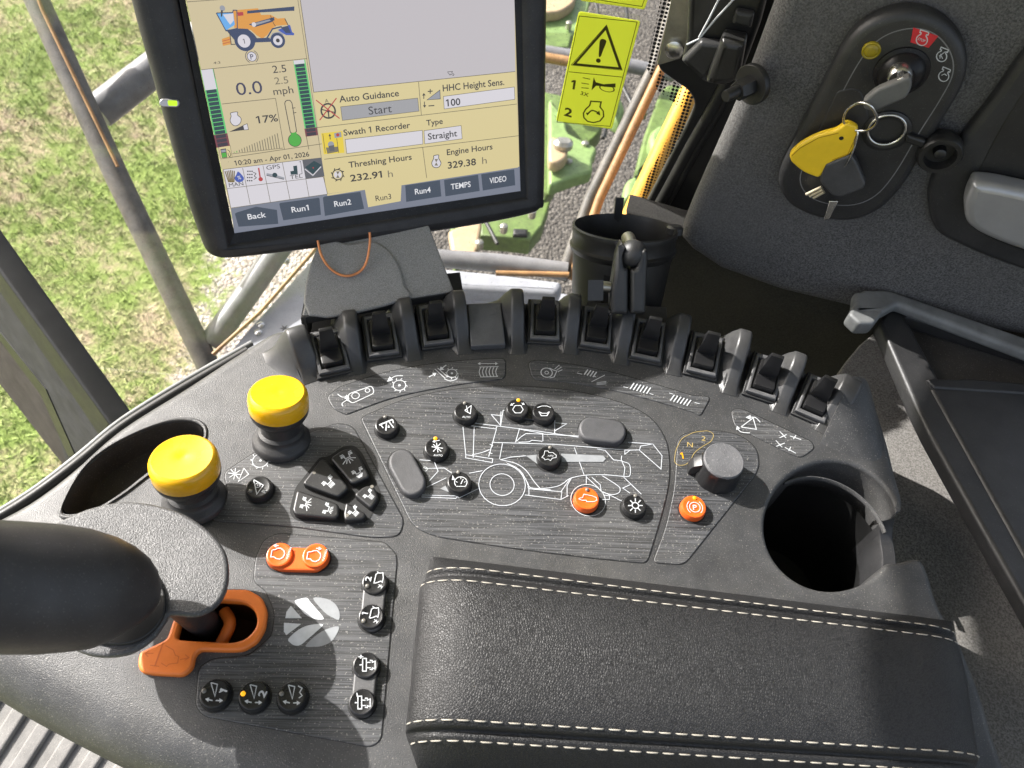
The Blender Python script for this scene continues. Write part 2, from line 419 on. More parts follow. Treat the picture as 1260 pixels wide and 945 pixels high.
# dark liners in the tray and the lever slot
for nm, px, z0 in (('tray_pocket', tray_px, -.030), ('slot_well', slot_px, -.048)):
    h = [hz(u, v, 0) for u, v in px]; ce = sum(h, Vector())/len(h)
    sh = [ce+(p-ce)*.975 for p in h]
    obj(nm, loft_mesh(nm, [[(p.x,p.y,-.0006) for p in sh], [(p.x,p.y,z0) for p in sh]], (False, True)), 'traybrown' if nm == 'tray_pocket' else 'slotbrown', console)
# cup holder floor, low front wall and rim ridges
cc = hz(*arc_c, 0); rc = (hz(arc_c[0]+82, arc_c[1], 0)-cc).length
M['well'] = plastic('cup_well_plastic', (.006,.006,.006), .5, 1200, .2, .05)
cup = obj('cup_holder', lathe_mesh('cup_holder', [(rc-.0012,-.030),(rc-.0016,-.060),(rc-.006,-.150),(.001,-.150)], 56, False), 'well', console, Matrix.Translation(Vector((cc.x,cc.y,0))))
def arcwall(nm, r0, r1, a0, a1, zt, zb, mat, par, n=20):
    L = []
    for k in range(n+1):
        a = R(a0+(a1-a0)*k/n); c, s_ = math.cos(a), math.sin(a); t = abs(2*k/n-1); z = zt if not callable(zt) else zt(t)
        L.append([(cc.x+r0*c, cc.y+r0*s_, zb), (cc.x+r0*c, cc.y+r0*s_, z-.0015), (cc.x+(r0+.001)*c, cc.y+(r0+.001)*s_, z), (cc.x+(r1-.001)*c, cc.y+(r1-.001)*s_, z), (cc.x+r1*c, cc.y+r1*s_, z-.0015), (cc.x+r1*c, cc.y+r1*s_, zb)])
    return obj(nm, loft_mesh(nm, L), mat, par)
arcwall('lip', rc-.002, rc+.010, -38, 14, lambda t: -.026+.016*t**4, -.076, 'bodyd', cup)
arcwall('ridge', rc-.0062, rc-.0035, 2, 120, -.0075, -.011, 'body', cup)
arcwall('ridge', rc-.0062, rc-.0035, -70, -32, -.0075, -.011, 'body', cup)
# inset panels -------------------------------------------------------
center_px = rp([(444,515,10)]+cr([(450,511),(500,491),(560,479),(630,475),(700,480),(760,494),(798,512),(818,538),(824,565),(823,595),(814,635),(801,678)], 4, False)
               + [(796,693,7),(740,688,60),(640,676,30),(535,660,30),(508,648,14)], 6)
left_px = rp(pts(zA, (450,598),(640,475),(700,460),(880,400),(1010,355),(1080,370),(1330,830),(1305,905),(1180,912),(800,860),(400,828),(392,790),(480,700)), 9)
low_px = rp(pts(zL, (440,300),(448,190),(490,95),(560,63),(1075,105),(1130,160),(1137,200),(1060,1065),(1010,1100),(880,1075),(200,950),(160,900),(175,715),(240,672),(420,655),(530,560),(545,450),(500,340)), 8)
dial_px = rp([(834,538,14)]+cr([(850,531),(880,530),(910,536),(930,552),(934,572)], 4, False)+[(930,584,10),(842,695,10),(803,692,7),(820,648,20),(830,600,20),(832,570,10)], 8)
bx = off(360,260,K)
s1_px = rp([(402,488,6)]+cr(pts(bx, (230,850),(450,780),(700,735),(950,713)), 4, False)+[(622,441,6),(622,464,8)]+cr(pts(bx,(1000,815),(800,840),(500,900),(260,985)), 4, False)+[(410,503,6)], 4)
s2_px = rp([(650,445,6)]+cr(pts(zT, (240,52),(400,70),(600,110),(800,165),(1000,225)), 4, False)+[(875,488,7),(862,512,7)]+cr(pts(zT, (1000,305),(850,260),(600,195),(400,160),(270,150)), 4, False)+[(655,466,8)], 4)
s3_px = rp(pts(z4, (375,75),(420,72),(690,200),(700,225),(650,262),(610,250),(390,140)), 8)
def panel(px, nm, lab=None):
    o = plate(nm, CON, [px], -.002, .0008, 'panel', console, .0007)
    fl = Flat(CON, .00030)
    cx = sum(p[0] for p in px)/len(px); cy = sum(p[1] for p in px)/len(px)
    fl.line(px, 1.6, 'seam', True); fl.build('seam_groove', o)
    fl = Flat(CON, .00095); q = [(cx+(u-cx)*.9985, cy+(v-cy)*.9985) for u, v in px]
    lo = [p for p in q if p[1] > cy-2 or p[0] > cx+.2*(max(x for x,_ in q)-cx)]
    if lab: o['label'] = lab
    return o
pc = panel(center_px, 'inset_panel', 'large grooved panel with white line drawing of a harvester')
pl = panel(left_px, 'inset_panel', 'grooved panel around the five-key pad')
pw = panel(low_px, 'inset_panel', 'grooved lower panel with the pale leaf emblem')
pdl = panel(dial_px, 'inset_panel', 'narrow grooved panel around the rotary dial')
st1 = panel(s1_px, 'symbol_strip', 'left symbol strip'); st2 = panel(s2_px, 'symbol_strip', 'middle symbol strip'); st3 = panel(s3_px, 'symbol_strip', 'short right symbol strip')
HP = .0011
# harvester line drawing
f = Flat(CON, HP); W = 1.25; M['line'] = flatc('line_art_print', (.44,.46,.49), .55)
def S(*q): return pts(zS, *q)
def T(*q): return pts(zT, *q)
smooth_starts = {zT(655,615), zS(1010,535), zS(1040,552), zT(480,620), zT(650,515), zS(870,510)}
for ln in (S((795,350),(805,362),(985,385),(992,370)), S((800,345),(890,358),(990,370)), S((825,370),(840,520)), S((880,375),(875,525)), S((988,385),(950,520)),
    S((840,510),(970,530),(968,548),(838,525),(840,510)), S((870,510),(915,500),(955,485)), S((962,315),(1015,322)), S((962,315),(1005,365)), S((1035,295),(1020,295),(1008,370)),
    T((40,370),(240,395),(440,425)), T((150,385),(270,408)), T((680,450),(800,458),(845,515),(840,580),(735,488),(742,468),(800,458)), T((20,450),(330,460),(680,488),(735,487)),
    T((155,382),(135,450)), T((140,445),(160,425),(185,408),(265,410),(440,420)), T((150,450),(200,448),(215,440),(265,445)), T((267,408),(268,445)), T((65,300),(62,370)), T((325,310),(325,410)), T((325,355),(383,360),(325,395)),
    T((72,455),(58,530)), T((60,535),(110,522),(185,515)), T((420,475),(440,530)), T((445,545),(467,607)), T((530,482),(570,490),(610,535),(650,540)),
    T((665,485),(665,508),(690,488)), T((650,515),(650,540),(685,555),(692,590),(685,615),(655,615)), T((650,540),(665,575),(660,612)), T((655,615),(560,607),(470,610),(400,625),(365,650),(330,665),(255,675),(205,668),(190,640)),
    S((1010,535),(1080,552),(1130,585),(1170,640),(1200,675)), S((1040,552),(1100,585),(1140,650),(1150,675),(1250,680)), T((180,705),(355,727),(392,708)), T((200,670),(200,705)), T((355,727),(360,690),(200,675)), T((385,715),(385,660),(405,625)), T((355,690),(400,625)),
    T((478,612),(478,650)), T((480,620),(530,665),(555,690),(600,703),(632,697),(642,680),(630,660),(555,612)), T((505,620),(545,655),(550,685)), T((660,620),(745,702)), T((690,697),(655,672),(692,655)), T((560,690),(650,735)), T((560,705),(590,710),(590,727),(555,727)),
    S((615,535),(685,540),(705,590),(660,640)), S((640,577),(735,575),(772,600)), S((650,668),(745,622)), S((855,600),(920,588)), S((620,705),(790,710),(808,720)), S((625,715),(790,722),(805,708)), S((810,718),(900,675)),
    S((955,460),(970,465),(960,480)), S((950,500),(968,505))): f.line(cr(ln, 4, False) if ln[0] in smooth_starts else ln, W, 'line')
f.circle(*zT(70,655), 28.7, 'line', W); f.circle(*zT(70,655), 14.9, 'line', W); f.circle(*zT(487,730), 21.5, 'white', 1.1); f.circle(*zS(642,580), 2.8, 'white', 1)
f.poly(T((185,515),(238,510),(250,562)), 'lgrey'); f.poly(T((355,505),(560,515),(572,530),(560,545),(360,545)), 'lgrey'); f.poly(S((715,675),(742,660),(757,692)), 'lgrey')
f.build('line_drawing', pc)
# leaf emblem
f = Flat(CON, HP)
for q in ([(622,415),(675,475),(595,475),(600,445)], [(588,497),(672,503),(600,557),(588,540)]): f.poly(pts(zL, *q), 'white')
f.poly(cr(pts(zL,(640,392),(672,380),(700,377),(715,395),(745,430),(782,478),(735,478),(690,455),(660,420)),3), 'white')
f.poly(cr(pts(zL,(610,575),(660,530),(715,508),(778,505),(745,540),(705,575),(668,605),(640,607),(620,595)),3), 'white')
f.poly(cr(pts(zL,(730,377),(790,380),(835,405),(857,445),(855,482),(830,475),(795,455),(760,420)),3), 'lgrey')
f.poly(cr(pts(zL,(692,610),(735,565),(790,530),(852,515),(845,550),(815,590),(770,610),(730,614)),3), 'lgrey')
f.build('leaf_emblem', pw)
f = Flat(CON, HP)
f.circle(*zA(632,538), 9.5, 'white', 1.3); f.circle(*zA(632,538), 1.5, 'white')
for k in range(10):
    a = math.radians(36*k); u, v = zA(632,538); f.line([(u+10*math.cos(a), v+10*math.sin(a)*.9),(u+12.2*math.cos(a+.12), v+12.2*math.sin(a+.12)*.9)], 1.4, 'white')
u, v = zA(507,603)
for k in range(4):
    a = math.radians(45*k+8); f.line([(u-8*math.cos(a), v-8*math.sin(a)*.9),(u+8*math.cos(a), v+8*math.sin(a)*.9)], 1.3, 'white')
f.line(pts(zA,(552,575),(575,605),(525,640),(552,575)), 1.3, 'white')
f.build('symbol', pl)
f = Flat(CON, HP)
o_ = lambda *q: [bx(x, y) for x, y in q]
f.line(rp(o_((270,885),(385,845),(397,880),(290,930),(268,915)),4), 1.5, 'white', True); f.circle(*bx(305,893), 4.6, 'white', 1.4); f.circle(*bx(363,868), 2.8, 'white', 1.3)
f.line(cr(o_((218,885),(240,900),(265,897)),3,False), 1.4, 'white'); f.line(cr(o_((245,945),(240,930),(268,912)),3,False), 1.4, 'white'); f.poly(o_((262,888),(250,908),(275,905)), 'white'); f.poly(o_((255,905),(275,905),(270,922)), 'white')
f.circle(*bx(518,843), 7.6, 'white', 1.4); f.circle(*bx(518,843), 1.7, 'white')
for k in range(9):
    a = R(40*k); u, v = bx(518,843); f.line([(u+7.8*math.cos(a), v+7*math.sin(a)),(u+10*math.cos(a+.15), v+9*math.sin(a+.15))], 1.5, 'white')
f.line(cr(o_((475,812),(500,798),(535,797)),3,False), 1.5, 'white'); f.poly(o_((458,826),(470,800),(487,818)), 'white')
f.circle(*bx(772,785), 6.3, 'white', 1.3); f.circle(*bx(772,785), 1.5, 'white'); f.line(cr(o_((735,812),(765,822),(795,812),(802,795)),3,False), 1.3, 'white')
for k in range(8):
    a = R(45*k); u, v = bx(772,785); f.line([(u+6.4*math.cos(a), v+6*math.sin(a)),(u+8.2*math.cos(a+.15), v+7.6*math.sin(a+.15))], 1.3, 'white')
f.line(o_((690,765),(740,810)), 1.2, 'white'); f.line(o_((703,760),(752,803)), 1.2, 'white')
f.line(o_((660,803),(690,788)), 1.6, 'white'); f.poly(o_((698,783),(675,782),(688,800)), 'white'); f.line(o_((745,745),(722,762)), 1.6, 'white'); f.poly(o_((712,770),(718,752),(735,768)), 'white')
f.line(o_((905,738),(990,738)), 1.1, 'white'); f.poly(o_((897,738),(910,731),(910,746)), 'white'); f.poly(o_((995,738),(982,731),(982,746)), 'white')
f.line(o_((905,755),(998,752)), 1.2, 'white'); f.line(o_((910,803),(995,801)), 1.2, 'white')
for k in range(6): f.line(cr(o_((912+16*k,755),(904+16*k,778),(912+16*k,803)),3,False), 1.3, 'white')
f.build('symbol', st1)
f = Flat(CON, HP)
f.circle(*zT(286,112), 7, 'white', 1.5); f.circle(*zT(286,112), 2.2, 'white', 1.2); f.line(T((300,138),(322,133),(335,105),(315,98),(300,90)), 1.4, 'white')
for q in (((325,95),(348,75)),((335,100),(358,85)),((340,108),(362,98))): f.line(T(*q), 1.2, 'white')
def bars(x, y, n, dx, dy, hx, hy, w):
    for k in range(n): f.line(T((x+dx*k, y+dy*k),(x+dx*k+hx, y+dy*k+hy)), w, 'white')
bars(468,122,4,14,4,18,-25,2.0); f.line(T((432,114),(458,120)),1.2,'white'); f.line(T((510,130),(526,133)),1.2,'white'); f.line(T((503,157),(568,124)),1.4,'white')
for k in range(3): f.line(T((528,165+5*k-4),(575,155+6*k)), 1.0, 'white')
bars(690,192,6,16,4.5,20,-30,2.0); f.line(T((658,181),(680,186)),1.2,'white'); f.line(T((785,214),(803,219)),1.2,'white')
bars(885,248,6,16,5,20,-28,2.0); f.line(T((880,211),(898,217)),1.2,'white'); f.line(T((1003,257),(1027,263)),1.2,'white')
f.build('symbol', st2)
f = Flat(CON, HP); q4 = lambda *q: pts(z4, *q)
f.line(q4((415,143),(462,108),(475,152),(415,143)),1.5,'white'); f.line(cr(q4((490,125),(470,106),(440,106)),3,False),1.5,'white'); f.poly(q4((433,106),(452,96),(452,114)),'white')
f.line(cr(q4((400,145),(415,162),(450,166)),3,False),1.5,'white'); f.poly(q4((399,138),(396,155),(412,148)),'white')
for q in (((565,160),(590,186)),((565,185),(592,172)),((605,178),(648,192)),((618,190),(628,175)),((550,195),(575,222)),((552,218),(585,205)),((585,222),(628,245)),((600,236),(608,220))): f.line(q4(*q),1.4,'white')
f.build('symbol', st3)
f = Flat(CON, HP)
f.line(rp(T((905,545),(910,490),(940,430),(1000,400),(1070,393),(1098,410),(1085,445),(1040,470),(1000,500),(980,545),(950,562),(920,560)),5), .9, 'gold', True)
f.text('1', *zT(938,528), 8.5, 'amberlit', None, .02, 5); f.text('N', *zT(967,470), 7, 'gold', 7, 0, -8); f.text('2', *zT(1036,440), 7, 'gold', 5, 0, -12)
f.build('dial_marks', pdl)
# fins and paddle switches ------------------------------------------
FH = .029
prof = [(0,-.004),(0,.0005),(.004,.003),(.010,.009),(.016,.0175),(.021,.0245),(.0255,.0280),(.030,.029),(.0335,.0275),(.036,.0225),(.0375,.012),(.038,-.02)]
def fin_mesh(w0=.0076, w1=.0060):
    ys = [0,.002,.005,.008,.011,.014,.017,.020,.0225,.025,.0275,.030,.0325,.0345,.036,.0372,.038]
    def hh(y):
        q = [(0,.0004),(.004,.0032),(.010,.0095),(.016,.0178),(.021,.0245),(.0255,.0280),(.030,.0290),(.0335,.0282),(.036,.0248),(.0372,.0200),(.038,.0150)]
        for (a_, za), (b_, zb) in zip(q, q[1:]):
            if y <= b_: return za+(zb-za)*(y-a_)/(b_-a_)
        return q[-1][1]
    L = []
    for y in ys:
        h = hh(y); k = min(1, h/.012); fl = .0145*min(1, max(0, (y-.003)/.026)); g = .0045*k; rd = min(.0022, h*.35)
        m = .35                                            # hollow of the left flank
        L.append([(-(w0+fl+g),y,-.02),(-(w0+fl+g),y,.0002),(-(w0+fl+g*.35),y,h*.06+.0004),(-(w0*(1-m)+w1*m+fl*(1-m)**1.25),y,h*m),(-(w1+fl*.22),y,h*.78),(-w1,y,h-rd),(-w1+rd*.35,y,h-rd*.3),(-w1+rd*1.1,y,h),
                  (w1-rd*1.1,y,h),(w1-rd*.35,y,h-rd*.3),(w1,y,h-rd),(w1*.5+w0*.5,y,h*.5),(w0+g*.25,y,h*.06+.0004),(w0+g,y,.0002),(w0+g,y,-.02)])
    return loft_mesh('divider_fin', L, smooth=48)
fm = fin_mesh(); fw = fin_mesh(.0115, .0085)
fins = [((386,470),(362,401)),((439,461),(429,381)),((510,444),(497,366)),((572,436),(563,357)),((637,436),(636,355)),((701,436),(708,361)),((763,449),(776,371)),((828,462),(844,386)),((897,486),(919,406)),((958,509),(987,434)),((1014,535),(1052,464))]
first = None; finframes = []
for i, (a, b) in enumerate(fins):
    p, q = hz(*a, 0), hz(*b, FH); d = Vector((q.x-p.x, q.y-p.y, 0)); L_ = d.length; d.normalize()
    Mx = Matrix((Vector((d.y,-d.x,0)), d, Vector((0,0,1)))).transposed().to_4x4()
    finframes.append((p, d))
    S4 = Matrix.Translation(p) @ Mx @ Matrix.Diagonal((1, L_/.0335, 1, 1))
    o = obj('divider_fin', fw if i in (0, 10) else fm, 'fin' if not (fw if i in (0,10) else fm).materials else [], console, S4)
# smooth shoulders that close the row at both ends
def shoulder(ridge, edge, kx=.75, kz=.92):
    L = []
    for (u, v, z), (a, b, c) in zip(ridge, edge):
        p, q = hz(u, v, z), hz(a, b, c); m = Vector((p.x*(1-kx)+q.x*kx, p.y*(1-kx)+q.y*kx, z*kz+(1-kz)*c))
        L.append([p*(1-t)**2+m*2*t*(1-t)+q*t*t for t in [k/10 for k in range(11)]]+[Vector((q.x,q.y,-.03)), Vector((p.x,p.y,-.03))])
    n = 5; D = []
    for k in range(len(L[0])): D.append(cr([tuple(l[k]) for l in L], n, False))
    return loft_mesh('end_shoulder', [[D[k][i] for k in range(len(D))] for i in range(len(D[0]))], smooth=60)
obj('end_shoulder', shoulder([(1055,463,.024),(1047,465,.028),(1036,490,.0225),(1022,520,.010),(1008,548,-.001)], [(1062,487,-.010),(1070,498,-.008),(1083,532,-.008),(1094,575,-.008),(1098,600,-.010)]), 'body', console)
# switch prototype at the local origin: x across, y outward
def box_loft(secs):                          # secs: (y, half width, z0, z1)
    return [[(-w,y,z0),(w,y,z0),(w,y,z1),(-w,y,z1)] for y, w, z0, z1 in secs]
def rounded_box(nm, secs, mat, par, bev=.0012):
    me = loft_mesh(nm, box_loft(secs)); bm = bmesh.new(); bm.from_mesh(me)
    es = [e for e in bm.edges if len(e.link_faces) == 2 and e.calc_face_angle(0) > .5]
    bmesh.ops.bevel(bm, geom=es, offset=bev, segments=2, affect='EDGES', profile=.6); bm.to_mesh(me); bm.free(); finish(me, 40)
    return me
swpos = [(406,434,'a'),(469,414,'a'),(536,401,'a'),(670,396,'a'),(734,405,'a'),(797,420,'a'),(866,438,'a'),(941,465,'a'),(1004,492,'a')]
fr0 = Frame((0,0,0),(1,0,0),(0,1,0))
rect = lambda w, l, r: rp([(-w,-l),(w,-l),(w,l),(-w,l)], r, 5)
bez = plate_mesh('switch_frame', Matrix(), [rect(.0130,.0190,.004), rect(.0100,.0152,.003)], 0, .0052, .0012)
bed = plate_mesh('switch_bed', Matrix(), [rect(.0150,.0215,.003)], -.016, .0012, .0008)
rock = rounded_box('rocker', [(-.0140,.0082,-.001,.0035),(-.0130,.0088,-.001,.0100),(-.0075,.0088,-.001,.0082),(-.002,.0085,-.001,.0070),(.004,.0085,-.001,.0074),(.0132,.0082,-.001,.0086)], None, None, .0012)
padl = rounded_box('paddle', [(-.0010,.0078,.0062,.0100),(-.0004,.0078,.0062,.0160),(.0026,.0064,.0062,.0235),(.0062,.0055,.0062,.0325),(.0092,.0055,.0062,.0328),(.0130,.0060,.0062,.0100)], None, None, .0010)
def dirs_at(u):                              # outward direction between neighbouring fins
    p = hz(u[0], u[1], 0); ws = sorted(((fp-p).length, i) for i, (fp, _) in enumerate(finframes))[:2]
    return ((finframes[ws[0][1]][1]+finframes[ws[1][1]][1])).normalized()
TILT = R(15)
proto = None
for i, (u, v, _) in enumerate(swpos):
    d = dirs_at((u, v)); p = hz(u, v, .007)
    Mx = Matrix.Translation(p) @ Matrix((Vector((d.y,-d.x,0)), d, Vector((0,0,1)))).transposed().to_4x4() @ Matrix.Rotation(TILT, 4, 'X')
    if proto is None:
        sw = obj('paddle_switch', bez, 'bezel', console, Mx)
        subs = [obj('mounting_plate', bed, 'bodyd', None), obj('rocker', rock, 'switch', None), obj('paddle', padl, 'switch', None)]
        for s_ in subs: s_.parent = sw
        proto = (sw, subs)
    else:
        sw = proto[0].copy(); COL.objects.link(sw); sw.parent = console; sw.matrix_parent_inverse = wm(console).inverted(); sw.matrix_basis = Mx
        for s_ in proto[1]:
            c = s_.copy(); COL.objects.link(c); c.parent = sw; c.matrix_parent_inverse = Matrix()
d = dirs_at((599,398)); Mx = Matrix.Translation(hz(598,401,.008)) @ Matrix((Vector((d.y,-d.x,0)), d, Vector((0,0,1)))).transposed().to_4x4() @ Matrix.Rotation(R(12), 4, 'X')
bl = obj('blank_cover', plate_mesh('blank_cover', Mx, [rect(.0150,.0210,.0035)], -.018, .004, .0014), 'blank', console)
# round push buttons -------------------------------------------------
BH = .0075
bmesh_cap = {}
def cap_mesh(r):
    k = round(r, 4)
    if k not in bmesh_cap: bmesh_cap[k] = lathe_mesh('push_button', [(r*1.06,-.001),(r*1.06,.003),(r*1.03,.0058),(r*.97,.0072),(r*.90,BH),(r*.80,BH-.0002),(r*.4,BH-.0006),(r*.01,BH-.0007)], 40)
    return bmesh_cap[k]
def button(u, v, rpx, icon=None, mat='button', led=None, lab=None, name='push_button', recess=True):
    p = hz(u, v, BH); p.z = 0; r = rpx*depth(p)/F
    o = bpy.data.objects.new(name, cap_mesh(r).copy() if False else cap_mesh(r)); me = o.data
    mm = M[mat]
    if not me.materials: me.materials.append(mm)
    o.location = p; link(o, console)
    o.material_slots[0].link = 'OBJECT'; o.material_slots[0].material = mm
    if lab: o['label'] = lab
    if recess:
        fl = Flat(CON, .0012); fl.circle(*prj(p, 0.0), rpx*1.16, 'seam', None); fl.build('button_gap', o)
    if icon:
        fl = Flat(CON, BH+.0001); icon(fl, u, v); fl.build('icon', o)
    if led:
        le = lathe_mesh('indicator_light', [(.0016,-.0012),(.0016,.0002),(.0011,.0008),(.0001,.0010)], 14); lo = obj('indicator_light', le, led[2], None, Matrix.Translation(hz(led[0], led[1], BH)))
        lo.parent = o; lo.matrix_parent_inverse = wm(o).inverted()
    return o
def prj(p, z):
    q = ROT.transposed() @ (Vector((p.x, p.y, z))-CAM); return (CX+F*q.x/-q.z, CY-F*q.y/-q.z)
def IC(*cmds):
    """icon drawn round the button centre in photo pixels: strokes, discs, rings, words"""
    def g(fl, u, v):
        for c in cmds:
            k = c[0]
            if k == 'l': fl.line([(u+x, v+y) for x, y in c[2]], c[1], c[3] if len(c) > 3 else 'white')
            elif k == 'p': fl.poly([(u+x, v+y) for x, y in c[1]], 'white')
            elif k == 'o': fl.circle(u+c[1], v+c[2], c[3], 'white', c[4], None, *(c[5] if len(c) > 5 else (0,360)))
            elif k == 'd': fl.circle(u+c[1], v+c[2], c[3], 'white')
            elif k == 't': fl.text(c[1], u+c[2], v+c[3], c[4], 'white', c[5] if len(c) > 5 else None, c[6] if len(c) > 6 else .01, c[7] if len(c) > 7 else 0, True)
    return g
def arrow(x0, y0, x1, y1, w=1.4, h=3.0):
    d = Vector((x1-x0, y1-y0)).normalized(); m = Vector((-d.y, d.x)); e = Vector((x1, y1)); s = e-d*h
    return [('l', w, [(x0,y0), tuple(s)]), ('p', [tuple(e), tuple(s+m*h*.62), tuple(s-m*h*.62)])]
combine_ic = [('l',1.0,[(-9,2),(-6,-1),(-5,-6),(-1,-6),(0,-4),(5,-4),(7,-2),(9,-1),(9,2),(4,3),(2,6),(-1,4),(-5,5),(-6,3),(-9,2)])]
